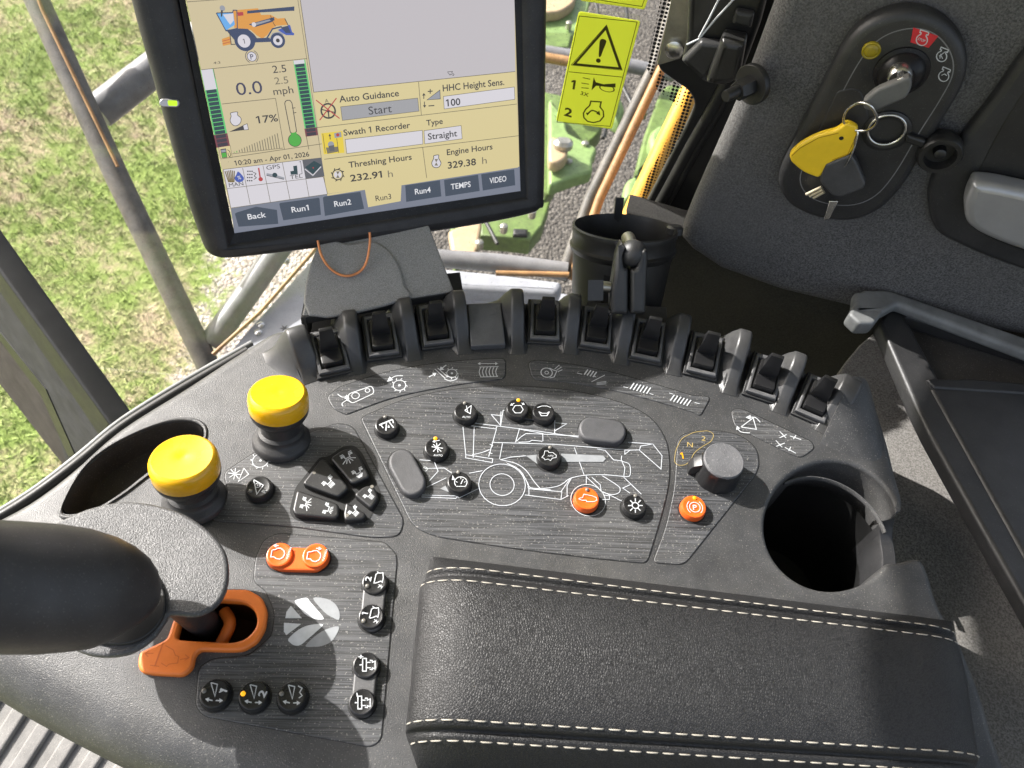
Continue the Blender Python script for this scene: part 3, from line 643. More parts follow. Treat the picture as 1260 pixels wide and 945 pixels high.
B = [
 (475.6,522.7,13.5, IC(('l',2.6,[(-9,.3),(7.4,-6.6)]),('l',1.8,[(-7,0),(-4,4)]),('l',1.8,[(7.4,-6.6),(8.5,-2)]),('l',2.0,[(0,-3),(-.8,7.2)]),('l',2.0,[(2.6,-4.5),(8.8,3.7)]),('p',[(1,3.5),(2.6,0),(4.2,3.5)])), 'button', (474,513,'ledoff'), 'black round button with twin spout symbol'),
 (572.8,506,13.5, IC(('l',1.5,[(-1,-1),(7,-7),(6,3),(-1,-1)]),('l',1.3,[(1,-7),(3,2)]),('t','AUTO',1,7,2.8,10)), 'button', (572,496,'ledoff'), 'black round button with arrow symbol above AUTO'),
 (636.8,502,13.5, IC(('l',1.4,[(-6,2),(-3,-3),(4,-3),(7,2),(4,6),(-3,6),(-6,2)]),*arrow(-4,-6,-9,-3),*arrow(5,-6,9,-4)), 'button', (637.8,492.3,'ledon'), 'black round button with tank symbol and lit amber light'),
 (669,506.5,13.5, IC(('l',1.4,[(-6,0),(-3,5),(4,5),(7,0)]),('l',1.4,[(-6,0),(-2,2),(4,2),(7,0)]),('l',1.2,[(-8,-5),(-2,-7),(4,-7),(9,-5)])), 'button', None, 'black round button with closed tank symbol'),
 (537,550.6,14, IC(('l',1.5,[(0,-6),(2,6)]),('l',1.5,[(-6,-1),(8,1)]),('l',1.5,[(-4,5),(5,-5)]),('l',1.5,[(-4,-4),(6,5)]),*arrow(4,-9,-5,-7),('t','AUTO',2,9.5,2.6,11)), 'button', (535.8,539.5,'ledon'), 'black round button with reel symbol and lit amber light'),
 (565,592.5,14, IC(('o',2,1,7.5,1.4,(-40,220)),('l',1.5,[(2,3),(5,-3)]),('p',[(-8,-8),(-5,-2),(-9,-2)]),('l',1.2,[(-4,6),(8,6)]),('l',1.2,[(-4,0),(-2,1)]),('l',1.2,[(2,-5),(2,-3)]),('l',1.2,[(8,0),(6,1)])), 'button', (564,581,'ledoff'), 'black round button with speed gauge symbol'),
 (675.4,560.8,14, IC(*combine_ic,('t','AUTO',2,0,2.2,7)), 'button', (677,550.5,'ledoff'), 'black round button with AUTO harvester symbol'),
 (722,612.8,15, IC(('l',1.2,[(-10.3,1),(-6,2.7),(-.6,2.7),(0,4.5),(4.9,4.4),(9.1,4.4),(12.5,2.7),(11.7,-.7),(7.5,-2.4),(-3.6,-4.9),(-5.3,-.7),(-8.6,.2),(-10.3,1)])), 'orangeb', (722.6,602.5,'ledoff'), 'orange round button with harvester symbol inside white ring'),
 (780.8,621,14, IC(('o',1,1,4,1.8),*[('l',1.7,[(1+5*math.cos(R(45*k)),1+5*math.sin(R(45*k))),(1+9*math.cos(R(45*k)),1+9*math.sin(R(45*k)))]) for k in range(8)]), 'button', (782,610,'ledoff'), 'black round button with sun-like rotor symbol'),
 (854,623,15, IC(('o',1,1,6.5,1.3),('t','P',1,1,7,5),('o',1,1,9.6,1.2,(-50,50)),('o',1,1,9.6,1.2,(130,230))), 'orangeb', (854.7,612.6,'amberlit'), 'orange round parking brake button with circled P'),
 (318,599,15.5, IC(('l',1.5,[(-6,-9),(6,-2),(-2,9),(-6,-9)]),('o',-1,-2,3,1.2),('d',-1,-2,1),('t','R',7,5,5.5,5,.03,70)), 'button', (308.5,604,'ledoff'), 'black round button with warning triangle and R'),
 (343.5,682,15.5, IC(('l',1.6,[(-8.8,-5.2),(-4.4,-6),(-2,-7.5),(1.9,-7.5),(5.9,-4.4),(6.7,-.8),(4.7,3.6),(.3,6),(-3.7,5.2),(-6.4,3.2),(-10.4,3.2),(-8.8,-5.2)]),*arrow(-.5,-10.7,-7.5,-10.7,1.6,4),('t','n/min',11.4,-1.6,3.2,15,.01,80)), 'orangeb', None, 'left half of orange engine speed pair'),
 (388,683,15.5, IC(('l',1.6,[(-9.2,-3.8),(-4.4,-4.2),(-2,-5.5),(1.9,-5.5),(5.9,-2.4),(6.7,1.2),(4.7,5.6),(.3,8),(-3.7,7.2),(-6.4,4.6),(-10.6,4.6),(-9.2,-3.8)]),*arrow(1,-8.5,8,-7.5,1.6,4),('t','n/min',11.2,0,3.2,15,.01,80)), 'orangeb', None, 'right half of orange engine speed pair'),
 (461,716,15, IC(('t','2',-8,-4,7.5,6,.02,80),('l',1.6,[(-1,1.9),(1.7,-9.5),(4.2,-10.8),(3.6,-12.4),(6,-10.8),(10.2,-11.2),(10.6,-4.9),(9.5,.4),(7.4,-1),(4.2,.4),(-1,1.9)]),('l',1.2,[(4,7),(8,4),(8,8),(10,5)]),('l',1.2,[(5,3),(9,7)])), 'button', (452,721,'ledoff'), 'black round button with header symbol and 2'),
 (456.5,758,15, IC(('t','1',-8,-3,7.5,None,.02,80),('l',1.6,[(-2,2.9),(.7,-8.5),(3.2,-9.8),(2.6,-11.4),(5,-9.8),(9.2,-10.2),(9.6,-3.9),(8.5,1.4),(6.4,0),(3.2,1.4),(-2,2.9)]),('l',1.2,[(3,8),(7,5),(7,9),(9,6)]),('l',1.2,[(4,4),(8,8)])), 'button', (447.5,764,'ledoff'), 'black round button with header symbol and 1'),
 (450,818,15.5, IC(('t','+',-6,-10,6,6,.03),('l',1.7,[(-7.6,.2),(-4.5,0)]),('l',1.6,[(-3.8,-7.8),(.8,-7.8),(.8,7.8),(-3.8,7.8),(-3.8,-7.8)]),('l',1.5,[(.8,-3),(6,-3)]),('l',1.5,[(.8,3.6),(6,3.6)]),('l',1.6,[(5,-5.5),(8,-5.2),(8,-3),(11.5,-4.5),(11.5,5),(8,4),(8,6),(5,5.5)])), 'button', None, 'black round button with plus and axle symbol'),
 (445,863.5,15.5, IC(('l',1.7,[(-6,-11),(-5,-6)]),('l',1.7,[(-8.4,1.2),(-5.3,1)]),('l',1.6,[(-4.6,-6.8),(0,-6.8),(0,8.8),(-4.6,8.8),(-4.6,-6.8)]),('l',1.5,[(0,-2),(5,-2)]),('l',1.5,[(0,4.6),(5,4.6)]),('l',1.6,[(4,-4.5),(7,-4.2),(7,-2),(10.5,-3.5),(10.5,6),(7,5),(7,7),(4,6.5)])), 'button', None, 'black round button with minus and axle symbol'),
 (263.5,853,17.2, IC(('l',1.6,[(-4,-13),(4,-11),(1,4),(-4,-13)]),('l',2.0,[(6,-1),(12,-4)]),('t','1',11,-3,9,None,.03,70),*arrow(-2,9,-11,7,1.8,4.5),*arrow(2,9,11,9,1.8,4.5)), 'button', (251,850,'ledoff'), 'black round button with wedge, arrows and 1'),
 (311.7,855.4,17.2, IC(('l',1.6,[(-4,-13),(4,-11),(1,4),(-4,-13)]),('t','2',11,-2,9,8,.03,70),*arrow(-2,9,-11,7,1.8,4.5),*arrow(2,9,11,9,1.8,4.5)), 'button', (299,853.5,'ledon'), 'black round button with wedge, 2 and lit amber light'),
 (358.7,855.9,17.2, IC(('l',1.6,[(-4,-13),(4,-11),(1,4),(-4,-13)]),('l',1.6,[(8,-12),(13,-9),(10,-4),(13,0),(9,3)]),*arrow(-2,9,-11,7,1.8,4.5),*arrow(2,9,11,9,1.8,4.5)), 'button', (346.5,853.5,'ledoff'), 'black round button with wedge and wavy line'),
]
for b in B: button(b[0], b[1], b[2], b[3], b[4], b[5], b[6])
for a, b2, r, mat, lab in (((637,505),(669,509.5),9,'button','black bar joining the two tank buttons'),((346,687),(386,688),14,'orangeb','orange bar of the engine speed pair'),((461,722),(457,762),14,'bezel','grey bar joining the header buttons 1 and 2'),((450,824),(445.5,868),14,'bezel','grey bar joining the plus and minus axle buttons')):
    o = plate('button_bridge', CON, [capsule2(a, b2, r)], -.001, .0052 if mat != 'button' else .003, mat, console, .0012); o['label'] = lab
for a, b2, r in (((494.6,568.4),(507.3,592.5),16.6),((727,526.5),(756,530.5),14.6)):
    o = plate('blank_button', CON, [capsule2(a, b2, r)], -.001, .0075, 'blankr', console, .0022, 4)
    fl = Flat(CON, .0012); fl.poly(capsule2((a[0]-.3,a[1]+2.5),(b2[0]-.3,b2[1]+2.5), r+1.6), 'seam'); fl.build('button_gap', o)
# five-key pad
keys = [([(968,525),(1030,484),(1072,475),(1107,505),(1163,617),(1075,652)], 0), ([(925,528),(832,650),(1010,715),(1062,668),(950,535)], 1),
        ([(808,678),(785,780),(800,800),(990,818),(1012,805),(1012,748)], 2), ([(1082,702),(1135,660),(1180,655),(1205,715),(1168,772)], 3), ([(1045,735),(1145,795),(1130,822),(1040,828),(1033,800)], 4)]
def glyph(fl, u, v, k, rot, kind):
    c, s_ = math.cos(R(rot)), math.sin(R(rot)); t = lambda x, y: (u+k*(x*c-y*s_), v+k*(x*s_+y*c))
    for sx in (-1, 1):
        for dx, dy in ((0,-1.3),(.3,.3),(0,1.9)): fl.line([t(sx*5.4-2.1+dx,-3.2+dy), t(sx*5.4+2.1-dx,-3.2+dy)], 1.5*k, 'white')
        fl.line([t(sx*5.4+2*sx*-1,-3), t(sx*5.4-2*sx*-1,-2)], 1.1*k, 'white')
    fl.line([t(-3.3,-3.6), t(-3,1.2), t(3,1.2), t(3.3,-3.6)], 1.5*k, 'white')
    for j in range(5):
        q = j-2
        if kind == 'wide': fl.line([t(q*1.2,2.4), t(q*4.3,8.6-abs(q)*1.5)], 1.3*k, 'white')
        elif kind == 'star': fl.line([t(q*1.3,2.8), t(q*2.3,7.2-abs(q)*.5)], 1.2*k, 'white')
        elif kind == 'in': fl.line([t(q*2.2,2.6), t(q*.9,7)], 1.2*k, 'white')
        elif kind == 'flat': fl.line([t(-3+q*.2,3+(q+2)*1.1), t(3.4,2.6+(q+2)*1.1)], .9*k, 'white')
        else: fl.line([t(q*1.5,2.6), t(q*1.5,7.2)], 1.15*k, 'white')
icons = [[(427.2,562.1,1.05,-27,'wide'),(440.6,581.3,.95,-28,'in')], [(404.5,593,1.05,-45,'par')], [(375.4,619.2,.95,-70,'wide'),(403.3,626.1,.95,-70,'star')], [(453.9,608.7,.9,-48,'flat')], [(435.3,629,.9,-45,'par')]]
for q, i in keys:
    px = rp(pts(zA, *q), 5)
    o = plate('pad_key', CON, [px], -.001, .0075, 'key', console, .0016, 3)
    fl = Flat(CON, .0076)
    for g_ in icons[i]: glyph(fl, *g_)
    if i in (1,3,4): fl.circle(*zA(*((892,597) if i == 1 else (1172,664) if i == 3 else (1052,803))), 2.2, 'ledoff')
    fl.build('icon', o)
fl = Flat(CON, .00122); fl.poly(rp(pts(zA,(960,520),(1030,470),(1085,462),(1125,500),(1215,690),(1215,730),(1150,835),(1040,842),(800,828),(770,790),(800,670),(920,520)),6), 'seam'); fl.build('pad_gap', console)
# yellow push knobs
def knob(u, v, zt, rt, base_u, base_v, rb):
    p = hz(base_u, base_v, 0); q = hz(u, v, zt); r = rt*depth(q)/F; r2 = rb*depth(p)/F
    lean = Vector((q.x-p.x, q.y-p.y, zt)); ax = lean.normalized(); x = Vector((1,0,0)); y = ax.cross(x).normalized(); x = y.cross(ax)
    M4 = Matrix.Translation(p) @ Matrix((x, y, ax)).transposed().to_4x4(); h = lean.length
    par = obj('push_knob', lathe_mesh('push_knob', [(r2*1.04,-.002),(r2*1.04,.0015),(r2*.98,.0035),(r2*.86,.0055),(r2*.80,.0075),(r2*.80,.011),(r2*.70,.013),(r2*.66,h-.026),(r*.90,h-.0235),(r*.97,h-.0205),(r*1.0,h-.017),(r*.98,h-.0150)],48), 'bodyd', console, M4)
    cap = obj('knob_cap', lathe_mesh('knob_cap', [(r*.97,h-.0165),(r*1.0,h-.0150),(r*1.005,h-.0065),(r*.985,h-.0035),(r*.93,h-.0012),(r*.86,h),(r*.76,h-.0004),(r*.45,h-.0011),(r*.14,h-.0012),(r*.10,h-.0015),(r*.005,h-.0015)],56), 'yellow', par, M4)
    return par
k1 = knob(341.5,482,.049, 36.5, 347,541, 34); k1['label'] = 'yellow mushroom knob beside the switch row'
k2 = knob(224,562,.047, 41.5, 240,614, 37); k2['label'] = 'yellow mushroom knob beside the lever'
# rotary dial
p = hz(881,583,0); q = hz(885,558,.022); r = 26*depth(q)/F
n = 48; L = []
for z, k, fl_ in ((0,1.14,0),(.002,1.13,1),(.016,1.03,1),(.0195,1.0,.4),(.0215,.94,0)):
    L.append([((r*k*(1-.035*fl_*(j%4 == 0)))*math.cos(2*math.pi*j/n), (r*k*(1-.035*fl_*(j%4 == 0)))*math.sin(2*math.pi*j/n), z) for j in range(n)])
dm = Matrix.Translation(p)
dial = obj('rotary_dial', loft_mesh('rotary_dial', L, smooth=30), 'switch', console, dm)
obj('dial_cap', lathe_mesh('dial_cap', [(r*.97,.020),(r*.95,.0222),(r*.91,.0228),(r*.6,.0226),(r*.01,.0226)],40), 'dialtop', dial, dm)
ptr = rounded_box('pointer', [(0,.0055,.001,.020),(.0165,.0052,.001,.019),(.0225,.0048,.001,.014),(.024,.0045,.001,.009)], None, None, .001)
obj('pointer', ptr, 'switch', dial, dm @ Matrix.Rotation(R(84), 4, 'Z'))
# shiny rim bar running round the front edge
tube('edge_trim', [hz(u, v, -.012) for u, v in cr([(-60,668),(5,633),(50,604),(100,566),(150,525),(225,478),(305,432)],4,False)], .0042, 'rubber', console)
tube('edge_trim', [hz(u, v, -.022) for u, v in cr([(-60,662),(5,626),(50,597),(100,558),(150,517),(225,470),(310,422)],4,False)], .0028, 'silverdk', console)
# tray rim
px = tray_px; ce = (165,568)
f = plate('tray_rim', CON, [[(ce[0]+(u-ce[0])*1.05, ce[1]+(v-ce[1])*1.08) for u, v in px], px], -.003, .0016, 'body', console, .0015)
# ------------------------------------------------------------------ orange lever guide, lever, hand rest
og = plate('lever_guide', CON, [rp(pts(z6,(960,462),(1130,462),(1195,500),(1218,560),(1208,640),(1172,702),(1110,740),(1060,744),(910,740),(886,765),(876,822),(832,857),(700,850),(640,840),(626,808),(634,750),(760,690),(790,600),(850,500)),6),
      rp(pts(z6,(985,512),(1110,520),(1152,545),(1174,590),(1166,640),(1120,690),(1060,706),(880,697),(800,693),(830,590)),8)], -.003, .005, 'orange', console, .0018)
f = Flat(CON, .0051); o6 = lambda *q: pts(z6, *q)
M['orangedk'] = plastic('orange_relief', (.50,.10,.012), .5, 1500, .2, .05, blotch=.1)
f.line(o6((745,705),(705,815)),2.2,'orangedk'); f.line(o6((685,810),(725,815)),1.4,'orangedk')
f.line(o6((755,720),(790,740),(800,765),(815,770),(810,800),(770,805),(760,815),(735,800)),1.3,'orangedk'); f.line(o6((820,785),(862,775)),1.2,'orangedk'); f.line(o6((845,762),(862,775),(842,788)),1.2,'orangedk'); f.line(o6((700,755),(662,757)),1.2,'orangedk'); f.line(o6((680,742),(662,757),(676,772)),1.2,'orangedk')
f.build('relief', og)
lever = empty('drive_lever', hz(250,770,-.02), 'black rubber drive lever with wide grey hand rest, rising from the orange slot', 'lever')
tube('stem', [hz(262,772,-.044), hz(250,765,-.01), hz(215,735,.05)], .0105, 'bodyd', lever, 4)
tube('collar', [hz(276,752,-.012)+Vector((0,0,.000)), hz(283,768,-.010), hz(272,792,-.012)], .0042, 'orange', lever, 5)
disc_px = cr(pts(z6,(250,165),(330,122),(430,85),(560,62),(700,75),(840,120),(950,195),(1020,280),(1040,370),(1030,460),(990,530),(930,570),(870,584),(775,578),(748,612),(700,680),(620,740),(540,765),(450,768),(370,750),(260,690),(170,560),(150,380),(190,240)),4)
hand = plate('hand_rest', CON, [disc_px], .054, .0595, 'disc', lever, .0022, 3)
bpx = cr(pts(z6,(440,262),(520,268),(620,305),(700,380),(748,470),(750,560),(715,630),(640,690),(540,715),(400,690),(280,560),(300,350)),4)
plate('dark_gap_plate', CON, [bpx], .0590, .0625, 'rubber', lever, .001)  # black plate put where the gap around the grip is dark
sec = [(-160,712,.36,84),(-90,716,.385,82),(-30,720,.405,80.5),(20,722,.42,79.5),(60,723.5,.432,78),(95,725,.442,74),(125,728,.450,67.5),(146,730,.457,59),(163,734,.461,49),(175,738,.464,38),(183,741,.466,27),(188,743,.468,15),(190,744,.4685,5)]
cs = [pd(u, v, d) for u, v, d, h in sec]; L = []
for i, (u, v, d, h) in enumerate(sec):
    t = (cs[min(i+1, len(cs)-1)]-cs[max(i-1, 0)]).normalized(); a = t.cross(CAM-cs[i]).normalized(); b = t.cross(a).normalized(); r = h*d/F
    L.append([tuple(cs[i]+a*r*math.cos(2*math.pi*k/40)+b*r*.82*math.sin(2*math.pi*k/40)) for k in range(40)])
obj('grip', loft_mesh('grip', L, smooth=60), 'grip', lever)
# ------------------------------------------------------------------ armrest
rows = [((530,684),(1172,764),.002),((527,689),(1181,771),.019),((524,693),(1185,775),.0262),((521,699.5),(1188,781),.0288),((516,708),(1191,788),.0335),((511,755),(1203,830),.0395),((504,825),(1212,888),.0405),
        ((498,882),(1218,928),.0380),((498,893),(1219,938),.0345),((503,908),(1216,952),.0285),((514,945),(1214,992),.006),((530,1000),(1214,1060),-.035)]
RW = cr([(a[0],a[1],b[0],b[1],z) for a, b, z in rows], 1, False) if False else rows
SS = [0,.004,.01,.018,.028,.04,.055,.075,.1]+[.1+.8*k/26 for k in range(1,27)]+[.925,.945,.96,.972,.982,.99,.996,1]
def armrow(i, s):
    a, b, z = rows[i]; pa, pb = hz(*a, z), hz(*b, z); p = pa.lerp(pb, s); Ln = (pb-pa).length
    for dd, rl, hz_ in ((s*Ln, .040, .026), ((1-s)*Ln, .030, .016)):
        if dd < rl and z > 0: p.z -= hz_*min(1, z/.03)*(1-math.sqrt(max(0, 1-((rl-dd)/rl)**2)))
    if i == 3 or i == 8: p.z -= .0034
    p.z += .0035*math.sin(math.pi*s)**.6*(1 if i in (5,6) else 0) + .0010*(i in (2,4,7,9))
    return p
grid = []
for s in SS:
    base = [armrow(i, s) for i in range(len(rows))]; grid.append([Vector(q) for q in cr([tuple(p) for p in base], 5, False)])
nr = len(grid[0]); vs = [tuple(p) for g_ in grid for p in g_]; fs = []
for i in range(len(grid)-1):
    for k in range(nr-1): fs.append((i*nr+k, i*nr+k+1, (i+1)*nr+k+1, (i+1)*nr+k))
for e in (0, len(grid)-1):                                # close the two ends
    c0 = len(vs); vs += [(x, y, -.045) for x, y, z in (tuple(grid[e][k]) for k in range(nr))]
    for k in range(nr-1): fs.append((e*nr+k, e*nr+k+1, c0+k+1, c0+k))
arm = empty('padded_armrest', hz(850,800,0), 'black grained leather armrest pad with cream double stitching in front of the console', 'armrest')
obj('pad', pym('pad', vs, fs, 60), 'leather', arm)
def stitches(i, dz=.0005, step=.0103, ln=.0082, r=.00046):
    P = [armrow(i, k/400) for k in range(401)]; acc = [0]
    for k in range(400): acc.append(acc[-1]+(P[k+1]-P[k]).length)
    def at_(s):
        import bisect
        j = max(1, min(400, bisect.bisect(acc, s))); t = (s-acc[j-1])/max(1e-9, acc[j]-acc[j-1]); return P[j-1].lerp(P[j], t)
    vs, fs = [], []; s = .003
    while s+ln < acc[-1]:
        jit = random.uniform(-.0004, .0004); a, b = at_(s+jit), at_(s+ln+jit); m = at_(s+ln/2+jit); d = (b-a).normalized(); x = d.cross(Vector((0,0,1))).normalized(); y = x.cross(d)
        base = len(vs)
        for p, k, lift in ((a, .35, -.0003),(a.lerp(m,.35), 1, dz),(m, 1.05, dz*1.2),(m.lerp(b,.65), 1, dz),(b, .35, -.0003)):
            for j in range(6):
                an = math.pi/3*j; vs.append(tuple(p+Vector((0,0,lift))+x*r*k*math.cos(an)+y*r*k*math.sin(an)+x*(.0002 if k>.5 else -.0003)))
        for q in range(4):
            for j in range(6): fs.append((base+q*6+j, base+q*6+(j+1)%6, base+(q+1)*6+(j+1)%6, base+(q+1)*6+j))
        s += step
    obj('stitching', pym('stitching', vs, fs, 60), 'stitch', arm)
for i in (2,4,7,9): stitches(i)
# ================================================================== MONITOR
MF = Frame(pd(289,286,.655), cw((3.304,.7335,-1)), cw((-.038,1.582,1)))
monitor = empty('touchscreen_monitor', MF.to3(.12,-.02,-.03), 'black touchscreen display monitor showing beige harvester readouts above the console', 'monitor')
def over(pts_, k=1): return pts_
hout = cr([(152,-60),(157,-20),(166,20),(184,85),(205,160),(228,240),(247,296),(256,314),(272,321),(300,320),(400,308),(520,291),(600,278),(652,267),(667,260),(673,244),(675,120),(677,0),(678,-60)], 5, False)+[(678,-110),(150,-110)]
hin = [(210,-90),(217,-20),(284,301),(648,243),(642,0),(641,-90)]
hous = plate('housing', MF, [hout, hin], -.040, .0075, 'housing', monitor, .010, 4)
plate('back_cover', MF, [rp([(230,-100),(290,290),(640,240),(650,-100)],10)], -.075, -.030, 'housing', monitor, .006, 3)
scr_px = [(212,-84),(289,286),(640,234),(632,-84)]
def mo(q, h): return [tuple(MF.to3(*MF.px(u, v, h), h)) for u, v in q]
oq = [(202,-95),(222,8),(280,308),(655,248),(645,0),(650,-95)]; iq = [(209,-84),(228.5,2),(288.5,287),(640.5,235),(633,0),(632,-84)]
obj('inner_bezel', loft_mesh('inner_bezel', [mo(oq,-.006), mo(oq,.0036), mo(iq,.0012), mo(iq,-.006)], (False,False), 20), 'bezelm', monitor)
c1, c2, c3, c4 = (206,190,146), (190,184,187), (118,122,134), (68,76,90)
G = {k: glow('screen_'+k, c) for k, c in dict(beige=(203,188,150), beige2=(213,198,146), map=(189,183,186), bar=(120,125,140), tab=(66,75,90), dark=(58,54,54), darkblue=(60,58,84), grey=(120,112,92), btn=(158,157,160), white=(212,208,214), tabtext=(226,226,230),
     gauge=(38,62,68), gaugeline=(96,196,110), gaugeg=(70,190,110), gred=(120,60,66), gpur=(56,48,58), green=(78,168,62), orange=(216,150,62), blue=(104,168,226), navy=(56,66,96), yellow=(226,200,60), red=(176,58,60), cellgrey=(92,92,98), thin=(104,96,78), drop=(66,88,170), straw=(120,104,60), steelc=(150,152,160)).items()}
for k in G: M['s_'+k] = G[k]
sc_ = plate('screen', MF, [scr_px], -.004, .0000, 's_beige', monitor, .0003)
sc_['label'] = 'lit display panel with beige readout fields'
zA1, zB, zC, zD, zE, zF = off(160,0,K), off(380,60,K), off(240,0,7.875), off(240,80,7.875), off(260,180,7), off(380,80,7.875)
def Lq(z, *q): return [z(x, y) for x, y in q]
f = Flat(MF, .0002)
f.poly([(386,113.5),(634,88.5),(640,234),(470,262),(402,240)],'s_beige2'); f.build('field', sc_)
f = Flat(MF, .00028); f.poly([(355,-84),(369.5,0),(386,113.5),(634,88),(632.5,-84)],'s_map')
f.line([(355,-84),(369.5,0),(386,113.5),(634,88)],.8,'s_thin'); f.line([(352,-84),(366.5,0),(383.5,112),(402,240)],.6,'s_thin'); f.build('map_area', sc_)
f = Flat(MF, .0003)
for q in (((228,2.5),(372,-8)),((247,86),(378,72)),((273,128),(339,121)),((339,121),(350,184)),((275,195),(396,177)),((281,199),(281,199.5)),((390,157),(636,128)),((399,196),(638,167)),((515,101),(518.5,142)),((520,181),(525,219)),
          ((262.5,85),(265,97)),((377,168),(380,184))): f.line(list(q), .7, 's_thin')
f.build('divider_line', sc_)
# bar gauges
def gauge(q, n, top_white, reds):
    (ax,ay),(bx_,by),(cx,cy),(dx,dy) = q                  # tl tr br bl
    g = Flat(MF, .0003); L_ = lambda s,t: (ax+(bx_-ax)*s+((dx+(cx-dx)*s)-(ax+(bx_-ax)*s))*t, ay+(by-ay)*s+((dy+(cy-dy)*s)-(ay+(by-ay)*s))*t)
    g.poly([L_(0,0),L_(1,0),L_(1,1),L_(0,1)],'s_gaugeline')
    g.poly([L_(.03,0),L_(.92,0),L_(.92,top_white),L_(.03,top_white)],'s_white')
    for k in range(n):
        t0 = top_white+(1-top_white)*k/n; t1 = top_white+(1-top_white)*(k+.86)/n; rd = k >= n-reds
        if rd: g.poly([L_(-.03,t0-.005),L_(1.02,t0-.005),L_(1.02,t0+(1-top_white)/n),L_(-.03,t0+(1-top_white)/n)],'s_gred')
        g.poly([L_(.10,t0+.002),L_(.88,t0+.002),L_(.88,t1),L_(.10,t1)],'s_gpur' if rd else 's_gauge')
    return g.build('bar_gauge', sc_)
gauge(Lq(zA1,(342,340),(405,333),(483,706),(420,716)), 14, .26, 3); gauge(Lq(zA1,(790,294),(848,288),(910,655),(853,662)), 19, .05, 2)
f = Flat(MF, .0003); f.poly(Lq(zD,(228,795),(340,780),(360,895),(250,910)),'s_beige2'); f.line(Lq(zD,(228,795),(340,780),(360,895),(250,910)),.5,'s_thin',True)
f.poly(Lq(zD,(245,815),(300,808),(312,895),(262,903)),'s_dark'); f.poly(Lq(zD,(252,823),(296,818),(299,842),(256,848)),'s_steelc'); f.poly(Lq(zD,(257,853),(300,848),(308,890),(264,898)),'s_green'); f.line(Lq(zD,(312,820),(335,835),(345,870),(338,890),(325,880),(318,850)),.7,'s_dark')
f.build('fuel_icon', sc_)
# readings
for args in (('0.0',292,117.5,15.5,'s_darkblue',31),
    ('2.5',336,90,9,'s_dark',16.5),
    ('2.5',338.5,104,8.6,'s_grey',16.5),
    ('mph',337,117,9,'s_dark',24),
    ('17%',316,152,9,'s_dark',26,.012),
    ('10:20 am - Apr 01, 2026',289,203.8,6.2,'s_dark',91,.012),
    ('Auto Guidance',417.8,126,8,'s_dark',75,.014),
    ('Swath 1 Recorder',423.2,167,7.6,'s_dark',84,.014),
    ('Type',524.8,154.6,7,'s_dark',21,.014),
    ('HHC Height Sens.',545,112.5,8,'s_dark',80.5,.014),
    ('Threshing Hours',429.5,206.5,7.6,'s_dark',79.5,.014),
    ('232.91',431.5,223.5,8.6,'s_dark',39.5,.018),
    ('h',477.8,218.3,9,'s_grey',6),
    ('Engine Hours',550,191,7.4,'s_dark',59.5,.014),
    ('329.38',551.2,207.6,8.6,'s_dark',36.5,.018),
    ('h',593.4,201.9,9,'s_grey',6),
    ('4:3',263,79,3,'s_dark',8)):
    f = Flat(MF, .00035); f.text(*args); f.build('reading', sc_)
for q, t, u, v, h, w, b, mat in ((Lq(zF,(308,405),(1055,320),(1068,447),(325,537)),'Start',454,141.2,10,29,0,'s_btn'), (Lq(zF,(352,722),(1100,633),(1105,766),(368,858)),None,0,0,0,0,0,'s_white'),
      (Lq(zB,(558,397),(738,372),(743,436),(562,461)),'Straight',526.8,172,8,37.5,.012,'s_white'), (Lq(zB,(652,231),(996,185),(998,245),(656,292)),'100',549,131,8.6,18.5,.016,'s_white')):
    f = Flat(MF, .0003); f.poly(q, mat); f.line(q, .6, 's_thin', True)
    if t: f.text(t, u, v, h, 's_dark', w, b)
    f.build('button' if t == 'Start' else 'input_box', sc_)
# tab bar
f = Flat(MF, .00026); f.poly(Lq(zE,(168,535),(1000,410))+[(640,201+4),(640.5,235),(288.5,287)],'s_bar'); f.build('tab_bar', sc_)
f = Flat(MF, .00028); f.poly([(402,239),(637,203),(637.5,206),(494,228),(493,247.5),(453,255),(449,233.5),(403,241)],'s_beige2'); f.build('selected_tab', sc_)
f = Flat(MF, .0003); f.text('Run3',462.5,247.5,7.2,'s_dark',19.5,.004); f.build('tab_text', sc_)
for q, t, u, v, w in ((Lq(zE,(203,580),(225,568),(385,520),(565,548),(577,668),(235,693)),'Back',305.4,270.2,21.8), (Lq(zE,(585,497),(595,488),(925,443),(932,450),(945,590),(620,638)),'Run1',359.3,261.5,20.8),
      (Lq(zB,(68,722),(75,716),(250,693),(268,775),(78,810)),'Run2',411.7,254.4,20.8), (Lq(zB,(467,662),(635,637),(642,715),(472,742)),'Run4',510.8,239.3,20), (Lq(zB,(655,636),(820,610),(828,689),(662,715)),'TEMPS',555,233.2,25.5), (Lq(zB,(835,608),(995,584),(1000,661),(843,687)),'VIDEO',602.5,225.8,22)):
    f = Flat(MF, .0003); f.poly(q, 's_tab'); f.text(t, u, v, 7.2, 's_tabtext', w, .012); f.build('tab', sc_)
